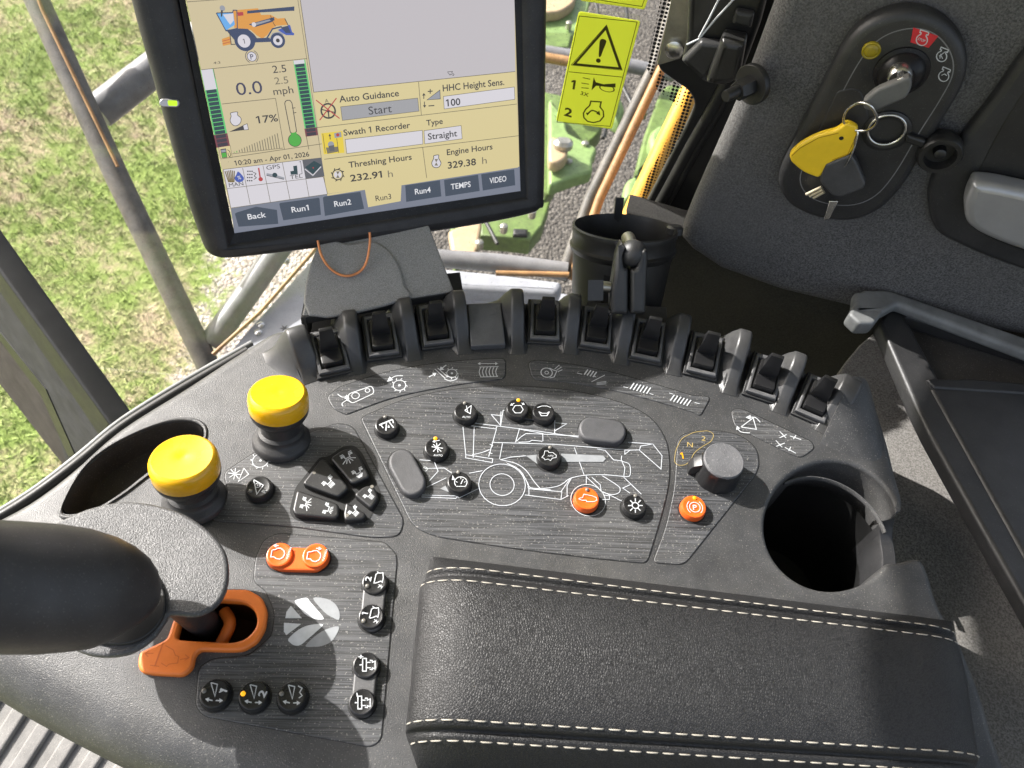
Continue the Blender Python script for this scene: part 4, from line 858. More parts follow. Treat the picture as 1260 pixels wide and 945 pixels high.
# harvester picture
f = Flat(MF, .0003)
f.poly(Lq(zC,(370,100),(610,80),(640,145),(730,142),(800,180),(870,175),(900,240),(790,250),(740,280),(700,340),(650,375),(600,345),(540,290),(430,275),(380,270)),'s_orange')
f.poly(Lq(zC,(210,125),(370,120),(385,240),(300,295)),'s_blue'); f.poly(Lq(zC,(270,140),(370,130),(375,200),(340,240)),'s_white'); f.line(Lq(zC,(205,125),(300,300),(410,275),(405,100),(370,98),(365,122),(210,126)),1.1,'s_navy')
f.circle(*zC(265,80),3.2,'s_steelc'); f.poly(Lq(zC,(250,100),(270,100),(262,165),(250,160)),'s_dark')
f.poly(Lq(zC,(505,105),(940,65),(962,62),(962,105),(935,105),(640,120),(505,132)),'s_navy'); f.poly(Lq(zC,(520,235),(720,178),(765,165),(770,195),(740,215),(580,262)),'s_navy')
f.poly(Lq(zC,(575,225),(720,188),(735,200),(590,245)),'s_steelc'); f.circle(*zC(570,238),2.6,'s_white')
f.poly(Lq(zC,(410,120),(465,115),(470,150),(415,155)),'s_red'); f.line(Lq(zC,(730,150),(760,225),(780,255)),.7,'s_dark'); f.line(Lq(zC,(870,180),(905,250)),1,'s_dark')
f.poly(Lq(zC,(800,290),(920,240),(940,310),(962,325),(958,342),(880,340)),'s_drop'); f.poly(Lq(zC,(830,265),(900,250),(930,320),(880,320)),'s_navy')
f.poly(Lq(zC,(300,290),(420,275),(510,280),(570,330),(600,370),(720,365),(750,405),(580,412),(560,400),(400,410)),'s_navy')
f.poly(Lq(zC,(260,378),(335,352),(345,430),(270,445)),'s_orange'); f.line(Lq(zC,(335,310),(350,430),(390,430)),1,'s_dark'); f.line(Lq(zC,(262,400),(340,380)),.6,'s_red'); f.line(Lq(zC,(266,425),(342,405)),.6,'s_red')
f.poly(Lq(zC,(720,380),(750,320),(820,305),(860,330),(840,350),(770,360)),'s_steelc'); f.line(Lq(zC,(690,380),(750,280),(840,258)),1.6,'s_navy')
f.circle(*zC(482,392),12.3,'s_navy'); f.circle(*zC(475,398),7.5,'s_white'); f.text('1',*zC(472,398),6,'s_dark',None,0,0,True); f.circle(*zC(802,392),8.7,'s_navy'); f.circle(*zC(802,392),5.6,'s_white'); f.circle(*zC(802,392),2.3,'s_dark')
f.circle(*zC(550,548),5.4,'s_white'); f.circle(*zC(550,548),5.4,'s_darkblue',.7); f.circle(*zC(550,548),7.4,'s_darkblue',.7,None,-60,60); f.circle(*zC(550,548),7.4,'s_darkblue',.7,None,120,240); f.text('P',*zC(550,548),6.2,'s_darkblue',None,.01,0,True)
f.build('harvester_picture', sc_)
f = Flat(MF, .0003)                                       # small symbols
f.line(rp(Lq(zD,(925,660),(868,370),(880,345),(920,340),(940,370),(985,650)),2),.9,'s_dark'); f.circle(*zD(967,728),7.8,'s_green'); f.circle(*zD(967,728),7.8,'s_dark',.7); f.poly(Lq(zD,(925,660),(980,650),(990,680),(935,690)),'s_green')
f.line(Lq(zD,(940,418),(972,414)),.8,'s_dark'); f.line(Lq(zD,(950,465),(982,460)),.8,'s_dark'); f.build('thermometer', sc_)
f = Flat(MF, .0003)
f.poly(cr(Lq(zD,(345,465),(410,455),(412,485),(445,515),(440,560),(405,588),(365,580),(340,540),(350,495)),3),'s_white'); f.line(cr(Lq(zD,(345,465),(410,455),(412,485),(445,515),(440,560),(405,588),(365,580),(340,540),(350,495)),3),.7,'s_dark',True)
f.poly(Lq(zD,(330,648),(465,585),(475,630)),'s_dark'); f.poly(Lq(zD,(465,585),(505,568),(518,625),(475,630)),'s_white'); f.line(Lq(zD,(465,585),(505,568),(518,625),(475,630)),.6,'s_dark',True)
for k in range(18):
    t = k/17; x = 380+440*t; y = 850-40*t; h = 8+140*t; f.line(Lq(zD,(x,y),(x-h*.16,y-h)),1.0,'s_grey' if k > 1 else 's_green')
f.line(Lq(zD,(360,860),(850,805)),.6,'s_thin'); f.build('engine_load', sc_)
f = Flat(MF, .0003); f.circle(*zF(188,445),8.5,'s_dark',2.0); f.circle(*zF(188,445),2,'s_dark'); f.line(Lq(zF,(188,445),(195,510)),1.5,'s_dark'); f.line(Lq(zF,(120,430),(255,460)),1.2,'s_dark'); f.text('A',*zF(172,345),4.5,'s_dark',None,0,0,True)
f.line(Lq(zF,(70,340),(298,518)),1.3,'s_red'); f.line(Lq(zF,(105,535),(268,320)),1.3,'s_red'); f.build('guidance_icon', sc_)
f = Flat(MF, .0003); f.poly(Lq(zF,(120,662),(325,640),(345,850),(145,865)),'s_yellow'); f.poly(Lq(zF,(165,800),(280,790),(285,840),(180,860)),'s_grey'); f.circle(*zF(215,770),3.8,'s_steelc'); f.poly(Lq(zF,(190,785),(245,775),(250,830),(205,835)),'s_cellgrey'); f.line(Lq(zF,(208,722),(203,680)),1,'s_dark'); f.poly(Lq(zF,(203,665),(190,690),(216,688)),'s_dark')
f.poly(Lq(zF,(245,660),(313,648),(318,698),(250,708)),'s_steelc'); f.circle(*zF(280,677),2,'s_red'); f.line(Lq(zF,(135,665),(160,850)),.6,'s_dark'); f.line(Lq(zF,(270,710),(290,850)),.6,'s_dark'); f.build('swath_icon', sc_)
f = Flat(MF, .0003)
for x, y in ((140,610),(617,550)):
    u, v = zB(x, y)
    if x < 300:
        f.circle(u,v,6.3,'s_dark',1.2); f.circle(u,v,4.6,'s_white')
        for k in range(8): a=R(45*k); f.line([(u+6.3*math.cos(a),v+6.3*math.sin(a)),(u+8.6*math.cos(a+.35),v+8.6*math.sin(a+.35))],1.1,'s_dark')
    else: f.poly(cr([(u-3,v-8),(u+3,v-9),(u+3,v-5),(u+6,v+1),(u+3,v+6),(u-3,v+6),(u-5.5,v+1),(u-3,v-5)],3),'s_white'); f.line(cr([(u-3,v-8),(u+3,v-9),(u+3,v-5),(u+6,v+1),(u+3,v+6),(u-3,v+6),(u-5.5,v+1),(u-3,v-5)],3),.8,'s_dark',True)
    f.poly([(u-2,v-4),(u+2.4,v-4),(u,v)],'s_grey'); f.poly([(u-2,v+4),(u+2.4,v+4),(u,v)],'s_grey')
f.build('hourglass_icon', sc_)
f = Flat(MF, .0003); f.poly(Lq(zB,(572,248),(635,200),(637,243)),'s_steelc'); f.line(Lq(zB,(572,248),(635,200),(637,243)),.7,'s_dark',True)
f.line(Lq(zB,(588,195),(588,218)),1.2,'s_dark'); f.line(Lq(zB,(576,207),(600,205)),1.2,'s_dark'); f.line(Lq(zB,(580,277),(608,275)),1.2,'s_dark'); f.line(Lq(zB,(557,243),(557,222)),1,'s_dark'); f.poly(Lq(zB,(557,214),(549,227),(566,226)),'s_dark'); f.line(Lq(zB,(560,256),(560,278)),1,'s_dark'); f.poly(Lq(zB,(561,286),(553,274),(569,273)),'s_dark')
f.line(Lq(zB,(672,112),(684,128),(688,122),(700,130),(704,124),(692,116),(696,110),(672,112)),.6,'s_dark'); f.build('height_icon', sc_)
f = Flat(MF, .0003); f.poly(Lq(zE,(103,200),(785,116),(812,280),(965,262),(1000,410),(168,530)),'s_white')
for q in (((103,200),(785,116)),((270,188),(335,500)),((445,165),(510,485)),((612,140),(678,460)),((785,116),(842,435)),((135,365),(965,262)),((103,200),(168,532)),((965,262),(1000,410)),((168,532),(1000,412))): f.line(Lq(zE,*q),.6,'s_thin')
f.poly(Lq(zE,(785,116),(948,97),(975,258),(812,280)),'s_cellgrey'); f.poly(Lq(zE,(808,180),(885,125),(950,160),(880,245)),'s_gauge'); f.line(Lq(zE,(805,195),(875,250),(945,175)),1.2,'s_white'); f.circle(*zE(878,185),.9,'s_red')
for k in range(6): f.line(Lq(zE,(150+9*k,310),(118+16*k,205+3*abs(k-3))),1.3,'s_straw')
f.poly(cr(Lq(zE,(230,217),(262,245),(282,278),(262,305),(220,305),(200,275),(215,245)),3),'s_drop'); f.text('%',*zE(240,268),4.6,'s_white',None,.01,0,True)
f.text('MAN',282.2,230.3,5.2,'s_dark',17); f.text('GPS',328.2,209,5.4,'s_dark',16.3); f.text('TEL',357.3,220.6,5,'s_dark',15)
for a in range(3):
    for b in range(4): f.circle(*zE(315+18*a-1*b,215+27*b),.9,'s_dark')
f.line(cr(Lq(zE,(360,225),(385,235),(370,255),(388,270),(365,285)),3,False),.8,'s_dark'); f.line(Lq(zE,(407,185),(422,275)),1.7,'s_red'); f.circle(*zE(425,283),2.6,'s_red')
f.line(Lq(zE,(475,240),(535,250)),2.6,'s_steelc'); f.line(Lq(zE,(565,258),(628,278)),2.6,'s_steelc'); f.circle(*zE(547,248),3,'s_gauge'); f.line(Lq(zE,(475,250),(625,285)),.7,'s_dark')
f.poly(Lq(zE,(705,170),(738,165),(745,240),(685,245),(680,215),(710,210)),'s_gauge'); f.line(Lq(zE,(755,135),(770,130),(782,235),(760,240)),.6,'s_dark'); f.build('status_grid', sc_)
lp = capsule2((201,127),(216.5,127.5),5.0); le = plate('status_light', MF, [lp], .006, .0088, 'silver', monitor, .001)
f = Flat(MF, .0090); f.poly(capsule2((201,127),(216,127.5),3.6),'s_steelc'); f.poly(rp([(206,123.2),(218,123.8),(218.5,130.5),(207,130.2)],2),'ledgreen'); f.build('indicator_window', le)
# ------------------------------------------------------------------ stand
A_, B_, C_, D_ = hz(370,391,.022), hz(560,358,.022), hz(526,270,.05), hz(400,300,.05)
ex = B_-A_; ey = ((C_+D_)-(A_+B_))/2; SF = Frame(A_, ex, ey)
stand = empty('monitor_stand', hz(470,380,-.03), 'speckled grey hammered metal monitor stand behind the switch row', 'monitor stand')
plate('front_plate', SF, [rp([(371,390,5),(559,359,5),(522,262,3),(398,280,3)],4)], -.004, 0, 'hammer', stand, .0015)
plate('rib', SF, [rp(cr([(430,300),(455,296),(475,305),(490,325),(497,350),(498,369),(380,388),(392,300)],4),2)], -.001, .0030, 'hammer', stand, .0026, 3)
LF = Frame(A_-Vector((0,0,.0)), ex, Vector((0,0,1)))
plate('bottom_lip', LF, [rp([(370.5,391,2),(560,359,2),(560,367,2),(371,400,2)],2)], -.003, .0005, 'bodyd', stand, .001)
tmp = Frame(A_, Vector((0,1,0)), Vector((0,0,1)))
me = loft_mesh('side_flange', [[tuple(A_+ex.normalized()*.000+v) for v in (Vector((0,0,0)),Vector((.004,0,0)),Vector((.004,.05,0)),Vector((0,.05,0)))], [tuple(A_+v) for v in (Vector((0,0,-.028)),Vector((.004,0,-.028)),Vector((.004,.05,-.028)),Vector((0,.05,-.028)))]])
obj('side_flange', me, 'bodyd', stand)
me = loft_mesh('dark_cavity_base', [[tuple(hz(u,v,z)) for u, v in ((374,426),(440,406),(500,395),(574,387),(566,335),(390,352))] for z in (-.045,-.014)])
obj('dark_cavity_base', me, 'black', stand)  # black block fills the stand's cavity, its shade put into the colour
M4 = Matrix.Translation(hz(424,395,.004)) @ Matrix.Rotation(R(70),4,'X')
obj('bolt', lathe_mesh('bolt', [(.0105,-.004),(.0115,0),(.0115,.004),(.009,.006),(.0085,.012),(.002,.0125)], 24), 'steel', stand, M4)
cp = [SF.to3(*SF.px(u, v, h), h) for u, v, h in ((391,296,.012),(395,313,.010),(404,328,.0065),(417,337.5,.0045),(430,339.5,.0045),(443,334,.005),(451,322,.0065),(455,300,.010),(455,286,.012))]
cw_ = tube('copper_wire', cp, .0011, 'copper', None, 5); tag(cw_, 'bare copper coloured wire loop hanging below the monitor', 'wire')
# ================================================================== RIGHT WALL AND ITS FITTINGS
w0, w1 = hz(860,330,-.03), hz(1260,428,-.03); e = (w1-w0); e.z = 0
W = Frame(w0, e, (0,0,1)); 
if W.n.dot(CAM-w0) < 0: W = Frame(w1, -e, (0,0,1))
wall = empty('side_wall', W.to3(.2,0,-.01), 'charcoal fabric covered cab side wall carrying the ignition panel', 'wall')
wl = cr([(836,296),(848,262),(880,190),(915,110),(948,22),(975,-50)],4,False)+[(1000,-120),(1480,-120),(1480,505),(1260,418),(1060,386),(960,362),(885,335),(850,312)]
plate('trim_panel', W, [wl], -.03, 0, 'fabric', wall, .014, 5)
plate('shade_dark_trim', W, [[(770,260),(1500,470),(1500,760),(770,560)]], -.075, -.045, 'darkwall', wall, .003)  # near black, takes the place of shade on the ledge's upper left
# ignition panel
ig = empty('ignition_panel', W.to3(*W.px(1080,150), 0), 'black pill shaped ignition panel with key switch and outlet on the fabric wall', 'ignition panel')
ip = cr([(959,212),(982,166),(1012,108),(1036,62),(1058,36),(1090,19),(1126,14),(1160,26),(1184,52),(1191,84),(1182,115),(1160,152),(1130,202),(1108,236),(1082,261),(1048,274),(1008,271),(974,256),(960,236)],5)
ce = (1078,145)
plate('base_plate', W, [ip], -.002, .016, 'bodyd', ig, .007, 4)
ip2 = cr([(985,215),(1004,178),(1030,126),(1055,80),(1074,55),(1098,40),(1128,35),(1153,44),(1170,66),(1172,92),(1156,124),(1130,165),(1102,212),(1078,240),(1050,252),(1016,250),(992,238)],5)
f = Flat(W, .0162); f.line(ip2, 1.2, 'edge', True); f.build('inset_line', ig)
f = Flat(W, .0163); z9 = off(940,0,K)
f.poly(pts(z9,(724,133),(845,175),(798,232),(710,205)),'red'); 
def eng(fl, u, v, k, rot, mat='white'):
    c, s_ = math.cos(R(rot)), math.sin(R(rot)); tr = lambda x, y: (u+k*(x*c-y*s_), v+k*(x*s_+y*c))
    q = [(-3,-3.5),(-3,-5),(-4.6,-5),(-4.6,-8),(4.6,-8),(4.6,-5),(3,-5),(3,-3.5)]; a = [(6*math.cos(R(t)), 2+6*math.sin(R(t))) for t in range(-60,241,20)]
    fl.line([tr(*p) for p in q[4:]]+[tr(*p) for p in a]+[tr(*p) for p in q[:5]], 1.2, mat)
    return tr
u, v = z9(768,185); eng(f, u, v, 1.15, 18); f.text('STOP', u-1, v+2, 3.2, 'white', 9, .02, -8, True)
u, v = z9(864,266); tr = eng(f, u, v, 1.05, 22); f.line([tr(-1,5),tr(-2,0),tr(2,4)],1,'white'); f.line([tr(2,-5),tr(-3,3)],1,'white')
u, v = z9(874,362); tr = eng(f, u, v, 1.05, 22); f.line([tr(3,0),tr(0,-1),tr(-3,2)],1,'white')
f.build('symbol', ig)
def onW(u, v, h): return W.to3(*W.px(u, v, h), h)
def wlathe(nm, u, v, h, prof, mat, par, n=36):
    return obj(nm, lathe_mesh(nm, prof, n), mat, par, Matrix.Translation(onW(u, v, h)) @ W.M.to_3x3().to_4x4())
mW = lambda u, v: W.mpp(u, v)
r = 31*mW(1112,88)
lk = wlathe('key_switch', 1109,88,.016, [(r*1.02,-.001),(r*1.0,.0015),(r*.86,.0025),(r*.82,.006),(r*.60,.0095),(r*.50,.0105),(r*.48,.012),(r*.30,.0125),(r*.02,.0125)], 'bezelm', ig)
wlathe('lock_barrel', 1107,93,.0285, [(r*.44,-.004),(r*.44,.004),(r*.38,.0055),(r*.2,.0055),(r*.01,.0054)], 'chrome', lk, 28)
wlathe('indicator_light', 1072,61,.016, [(.0066,-.001),(.0066,.002),(.0058,.0026),(.0050,.0022),(.0035,.0034),(.002,.0036),(.0002,.0036)], 'ambere', ig, 28)
r = 21*mW(1090,160)
so = wlathe('power_outlet', 1091,160,.016, [(r*1.28,-.001),(r*1.28,.002),(r*1.1,.0035),(r*1.03,.0035),(r*.88,.0030),(r*.86,-.0005),(r*.84,-.0006),(r*.01,-.0007)], 'black', ig)
obj('ring', tube_mesh('ring', [onW(1091,160,.0195)+W.ex*r*.97*math.cos(2*math.pi*k/40)+W.ey*r*.97*math.sin(2*math.pi*k/40) for k in range(40)], .0011, 0, True), 'chrome', so)
r = 25*mW(1155,182)
oc = wlathe('outlet_cap', 1156,182,.012, [(r*.9,-.004),(r*1.0,.001),(r*1.0,.010),(r*.92,.012),(r*.72,.012),(r*.68,.003),(r*.3,.003),(r*.28,.009),(r*.2,.010),(r*.01,.010)], 'black', ig)
plate('strap', W, [rp([(1116,166),(1140,174),(1136,184),(1113,176)],3)], .015, .022, 'black', oc, .002)
plate('cover_flap', W, [rp([(1005,165),(1030,112),(1050,108),(1060,112),(1072,152),(1030,185)],6)], .0135, .0166, 'bodyd', ig, .0012)
# ignition key, ring, yellow tag and spare key
WK = lambda h: h
kf = Frame(onW(1107,95,.034), W.ex, W.ey)
ik = empty('ignition_key', onW(1100,110,.032), 'grey headed ignition key standing in the lock', 'key')
plate('key_head', kf, [rp(pts(z9,(655,395,4),(715,368,10),(718,425,6),(690,478,6),(530,545,6),(482,530,5),(482,495,6),(540,440,10)),6)], .004, .0115, 'keyhead', ik, .002, 3)
plate('key_blade', kf, [[(1104,98),(1112,95),(1113,104),(1105,107)]], -.006, .0095, 'chrome', ik, .0008)
k_ring = [onW(*z9(x, y), h) for x, y, h in ((505,505,.048),(455,500,.043),(405,530,.034),(385,580,.028),(405,615,.026),(450,632,.028),(500,632,.032),(540,605,.038),(548,570,.044),(530,530,.048))]
kr = tube('key_ring', k_ring, .0011, 'chrome', None, 5, True); tag(kr, 'thin polished steel key ring through the grey key head', 'key ring')
yt = empty('key_tag', onW(1010,190,.026), 'yellow vinyl fin shaped key tag hanging from the steel ring', 'key tag')
tpx = cr(pts(z9,(400,592),(458,622),(420,755),(330,785),(300,815),(268,866),(200,845),(145,795),(124,760),(140,735),(230,665),(355,632)),3)
plate('tag_body', W, [rp(pts(z9,(400,592,6),(460,622,5),(425,752,10),(335,782,10),(300,820,10),(268,866,5),(190,838,20),(130,785,20),(122,752,16),(170,705,20),(260,655,30),(357,632,8)),5)], .022, .0285, 'tagyellow', yt, .002, 3)
f = Flat(W, .0287); M['tagdk'] = flatc('tag_seam', (.42,.23,.008), .6)
f.line(pts(z9,(362,645),(265,668),(175,718),(135,755)),1.0,'tagdk'); f.line(pts(z9,(432,690),(408,745),(330,775)),.8,'tagdk'); f.circle(*z9(375,670),2.6,'black'); f.build('tag_seam', yt)
M['fob'] = plastic('dark_key_plastic', (.050,.050,.053), .5, 1500, .3, .2)
sk = empty('spare_key', onW(1035,215,.026), 'black headed spare key hanging below the yellow key tag', 'key')
plate('key_head', W, [rp(pts(z9,(300,800,2),(420,752,2),(448,785,2),(494,895,4),(480,918,3),(372,958,3),(330,950,2),(270,882,2),(282,838,2)),5)], .0215, .0300, 'fob', sk, .002, 3)
plate('key_blade', W, [pts(off(1000,200,4.723),(95,225),(150,225),(100,325),(65,338))], .0235, .0262, 'chrome', sk, .0008)
sr = tube('split_ring', [onW(*z9(x, y), h) for x, y, h in ((455,640,.030),(440,710,.031),(412,775,.031),(390,805,.029),(402,770,.027),(432,700,.027))], .0008, 'chrome', None, 5, True); tag(sr, 'small wire loop joining the spare key to the tag', 'key ring')
M['brass'] = flatc('pale_brass', (.66,.58,.42), .38, .6)
hk = empty('house_key', onW(990,240,.02), 'bright bladed keys poking out below the yellow tag', 'key')
for q in ((280,905,205,942),(286,918,222,950),(292,930,240,958)): tube('key_blade', [onW(*z9(q[0],q[1]),.026), onW(*z9(q[2],q[3]),.024)], .0013, 'brass', hk)
# round clamp knob on the wall
wk = empty('clamp_bolt', onW(925,103,0), 'black hex bolt on a large round washer by the window pillar', 'bolt')
r = 24*mW(925,105)
def tl(nm, prof, mat, n=36, rot=0): return obj(nm, lathe_mesh(nm, prof, n), mat, wk, Matrix.Translation(onW(927,103,.014)) @ W.M.to_3x3().to_4x4() @ Matrix.Rotation(R(-38),4,'Y') @ Matrix.Rotation(rot,4,'Z'))
tl('washer', [(r,-.001),(r,.003),(r*.96,.004),(r*.02,.004)], 'black'); tl('hex_head', [(r*.52,.003),(r*.52,.017),(r*.46,.019),(r*.01,.019)], 'black', 6); tl('stud', [(r*.3,.018),(r*.3,.030),(r*.26,.032),(r*.01,.032)], 'black', 20)
# door pull
dp = empty('door_pull', onW(1230,240,0), 'silver grab handle in a dark oval recess at the right wall edge', 'door handle')
plate('surround', W, [cr([(1330,-10),(1262,66),(1222,122),(1172,186),(1146,224),(1142,256),(1152,286),(1182,304),(1235,326),(1340,360)],5,False)], -.002, .012, 'bodyd', dp, .006, 3)
plate('recess', W, [cr([(1340,40),(1280,88),(1236,150),(1206,206),(1190,236),(1188,262),(1200,283),(1250,306),(1340,335)],5,False)], .008, .0126, 'black', dp, .001)
plate('handle', W, [cr([(1340,258),(1262,238),(1206,228),(1193,238),(1187,262),(1196,283),(1240,304),(1340,336)],6,False)], .012, .034, 'silver', dp, .007, 4)
# ------------------------------------------------------------------ shelf and storage box on the right
SH = Frame((0,0,-.088),(1,0,0),(0,1,0))
sh = plate('side_ledge', SH, [[(1000,492),(1022,476),(1040,446),(1058,424),(1082,404),(1120,400),(1560,520),(1560,1150),(1190,1150),(1150,800),(1118,720),(1096,690),(1078,640),(1078,560),(1050,500)]], -.03, 0, 'carpet', None, .002); tag(sh, 'grey brown carpeted ledge between console and storage box', 'ledge')  # upper left outline cut along the shadow edge of the sun patch
BZ = -.012; BF = Frame((0,0,BZ),(1,0,0),(0,1,0))
bxo = empty('storage_box', hz(1230,560,-.13), 'black plastic storage box with open tray and flat lid at right', 'storage box')
plate('rim', BF, [rp([(1082,396,5),(1098,371,5),(1500,487,4),(1620,990,4),(1402,990,4),(1219,668,40),(1137,522,30)],4), rp([(1114,388,5),(1330,455,2),(1470,500,2),(1520,640,2),(1560,930,2),(1405,930,2),(1196,560,2),(1160,474,5)],4)], -.018, 0, 'bodyd', bxo, .004, 3)
plate('tray', BF, [[(1098,378),(1500,492),(1520,560),(1150,505)]], -.035, -.022, 'traybrown', bxo, .002)
plate('lid', BF, [rp([(1144,476,5),(1185,475,4),(1540,500,3),(1640,980,3),(1424,980,3)],4)], -.014, .002, 'bodyd', bxo, .004, 3)
plate('divider', BF, [rp([(1140,466,3),(1200,466,3),(1500,492,3),(1500,500,3),(1150,477,3)],2)], -.03, .004, 'bodyd', bxo, .002)
sv = empty('trim_bar', hz(1075,375,-.05), 'satin grey trim bar with rounded end along the wall foot', 'trim bar')
ps = [hz(1062,388,-.075), hz(1066,374,-.045), hz(1078,362,-.032), hz(1110,369,-.030), hz(1260,424,-.030), hz(1500,510,-.030)]
SB = Frame((0,0,.0),(1,0,0),(0,1,0))
plate('bar', SB, [rp([(1052,358,4),(1090,354,10),(1480,490,3),(1480,516,3),(1106,374,4),(1088,384,4),(1050,384,4)],4)], -.010, .0035, 'silverdk', sv, .005, 4)
plate('end_cap', SB, [rp([(1045,386,4),(1061,356,5),(1092,357,5),(1086,386,4),(1076,398,4),(1058,398,4)],4)], -.014, .003, 'silverdk', sv, .003, 4)
# ================================================================== WINDOW SIDE
G0 = hz(838,300,-.05) - W.n*.05
GF = Frame(G0, W.ex, W.ey)
gl = Nodes('window_glass'); v = gl.coord()
tr_ = gl.n('ShaderNodeBsdfTransparent'); go = gl.n('ShaderNodeBsdfGlossy'); go.inputs['Roughness'].default_value = .02
fr_ = gl.n('ShaderNodeFresnel'); fr_.inputs[0].default_value = 1.35; mm_ = gl.n('ShaderNodeMixShader'); gl.l(fr_.outputs[0], mm_.inputs[0]) if False else None; mm_.inputs[0].default_value = .05; gl.l(tr_.outputs[0], mm_.inputs[1]); gl.l(go.outputs[0], mm_.inputs[2])
df = gl.n('ShaderNodeBsdfDiffuse'); df.inputs[0].default_value = (.5,.48,.44,1); m2 = gl.n('ShaderNodeMixShader')
sp_ = gl.ramp(gl.noise(v, 420, 2, .5), [(.68,.010),(.73,.35)]); gl.l(sp_, m2.inputs[0]); gl.l(mm_.outputs[0], m2.inputs[1]); gl.l(df.outputs[0], m2.inputs[2]); gl.l(m2.outputs[0], gl.out.inputs[0]); M['glass'] = gl.m
pane = plate('side_window', GF, [[(-260,420),(-260,-260),(1100,-260),(860,305),(700,380),(300,470)]], -.004, 0, 'glass', None, .0005); tag(pane, 'dusty clear side window pane behind the monitor', 'window')
# yellow safety stickers
N = Nodes('yellow_sticker_film'); p = N.bsdf((.62,.63,.09), .4); t_ = N.n('ShaderNodeBsdfTranslucent'); t_.inputs[0].default_value = (.80,.86,.20,1); mx = N.n('ShaderNodeMixShader'); mx.inputs[0].default_value = .62; N.l(p.outputs[0], mx.inputs[1]); N.l(t_.outputs[0], mx.inputs[2]); N.l(mx.outputs[0], N.out.inputs[0]); M['sticker'] = N.m
M['olive'] = flatc('olive_print', (.07,.062,.008), .6)
z7 = off(660,0,7); z3 = off(660,0,K)
def sticker(q): return rp(q, 3, 3)
st = plate('warning_sticker', GF, [sticker([(712,14),(788,26),(753,159),(684,149)])], .0002, .0010, 'sticker', None, .0003); tag(st, 'yellow warning sticker with triangle, horn and engine start steps', 'sticker')
f = Flat(GF, .00115)
f.line([z7(370,138),z7(868,190),z3(357,612),z3(100,592)], .9, 'olive', True); f.line([z7(278,618),z7(738,664)],.9,'olive')
f.line(pts(z7,(600,240),(722,590),(328,552)),3.0,'olive',True); f.line(pts(z7,(605,215),(740,605),(300,560)),.7,'olive',True)
f.poly(cr(pts(z7,(548,350),(570,335),(598,345),(600,370),(572,440),(555,485),(538,485),(540,420)),3),'olive'); f.circle(*z7(534,522),2.9,'olive')
f.text('1', *z3(165,428), 12.5, 'olive', None, .03, 0); f.text('2', *z3(132,558), 12, 'olive', 10, .03, -2); f.text('3X', *z3(213,458), 5.2, 'olive', 10, .01, -4)
for q in (((225,376),(260,384)),((218,402),(255,408)),((218,425),(254,428))): f.line(pts(z3,*q),1.0,'olive')
f.poly(pts(z3,(278,374),(288,398),(325,408),(384,404),(383,424),(330,420),(290,415),(267,438)),'olive'); f.circle(*z3(342,428),9.0,'olive',1.7,4.5)
q = [(264,490),(258,512),(240,528),(228,548),(230,570),(248,588),(278,594),(308,586),(326,564),(324,538),(308,518),(314,494)]
f.line(pts(z3,*q),1.7,'olive',True); f.line(cr(pts(z3,(248,552),(270,535),(298,545)),4,False),1.8,'olive'); f.poly(pts(z3,(310,560),(290,550),(305,535)),'olive'); f.poly(pts(z3,(240,545),(258,548),(246,560)),'olive')
f.build('warning_print', st)
st2_ = plate('warning_sticker', GF, [sticker([(700,-60),(810,-40),(793,12),(714,1)])], .0002, .0010, 'sticker', None, .0003); tag(st2_, 'second yellow sticker cut off by the top edge of the picture', 'sticker')
f = Flat(GF, .00115); f.line([(705,-52),(804,-36),(790,8),(717,-3)],.9,'olive',True); f.build('warning_print', st2_)
# pillar, dotted border, wiper bracket
pil = empty('window_pillar', GF.to3(*GF.px(850,100),0), 'black window edge moulding with dotted border beside the fabric wall', 'window pillar')
plate('moulding', GF, [rp([(842,-60,2),(808,76,2),(812,87,6),(830,100,10),(848,112,10),(856,128,8),(846,152,10),(770,300,4),(800,340,4),(860,300,4),(1010,-60,4)],4)], -.008, .006, 'black', pil, .002)
N = Nodes('dotted_border'); tc = N.n('ShaderNodeTexCoord'); vo = N.n('ShaderNodeTexVoronoi'); vo.inputs['Scale'].default_value = 260; vo.inputs['Randomness'].default_value = 0; N.l(tc.outputs['Object'], vo.inputs['Vector'])
fac = N.ramp(vo.outputs['Distance'], [(.40,0),(.46,1)]); tb = N.n('ShaderNodeBsdfTransparent'); db = N.n('ShaderNodeBsdfDiffuse'); db.inputs[0].default_value = (.03,.03,.03,1); ms = N.n('ShaderNodeMixShader'); N.l(fac, ms.inputs[0]); N.l(tb.outputs[0], ms.inputs[2]); N.l(db.outputs[0], ms.inputs[1]); N.l(ms.outputs[0], N.out.inputs[0]); M['dots'] = N.m
f = Flat(GF, .0004); f.poly([(826,-60),(845,-60),(811,72),(814,92),(850,112),(857,128),(848,150),(784,262),(776,258),(840,135),(808,110),(795,82)],'dots'); f.build('dotted_border', pil)
for o1 in ((0,'rubber',.006),(9,'black',.004)): tube('seal', [GF.to3(*GF.px(u+o1[0], v, .008), .008) for u, v in ((905,80),(880,128),(850,180),(822,232),(805,262))], o1[2], o1[1], pil)
br = empty('wiper_bracket', GF.to3(*GF.px(880,60),.04), 'black bracket with zinc plate, thin white cord and rubber stop at the window top', 'bracket')
plate('zinc_plate', GF, [rp([(838,-60,1),(862,-60,1),(845,50,1),(838,72,3),(808,81,2),(812,66,1)],1)], .010, .013, 'steel', br, .0008)
r = .0085; obj('bolt', lathe_mesh('bolt', [(r,-.001),(r,.003),(r*.6,.0045),(r*.01,.0045)],24), 'chrome', br, Matrix.Translation(GF.to3(*GF.px(830,60,.014),.014)) @ GF.M.to_3x3().to_4x4())
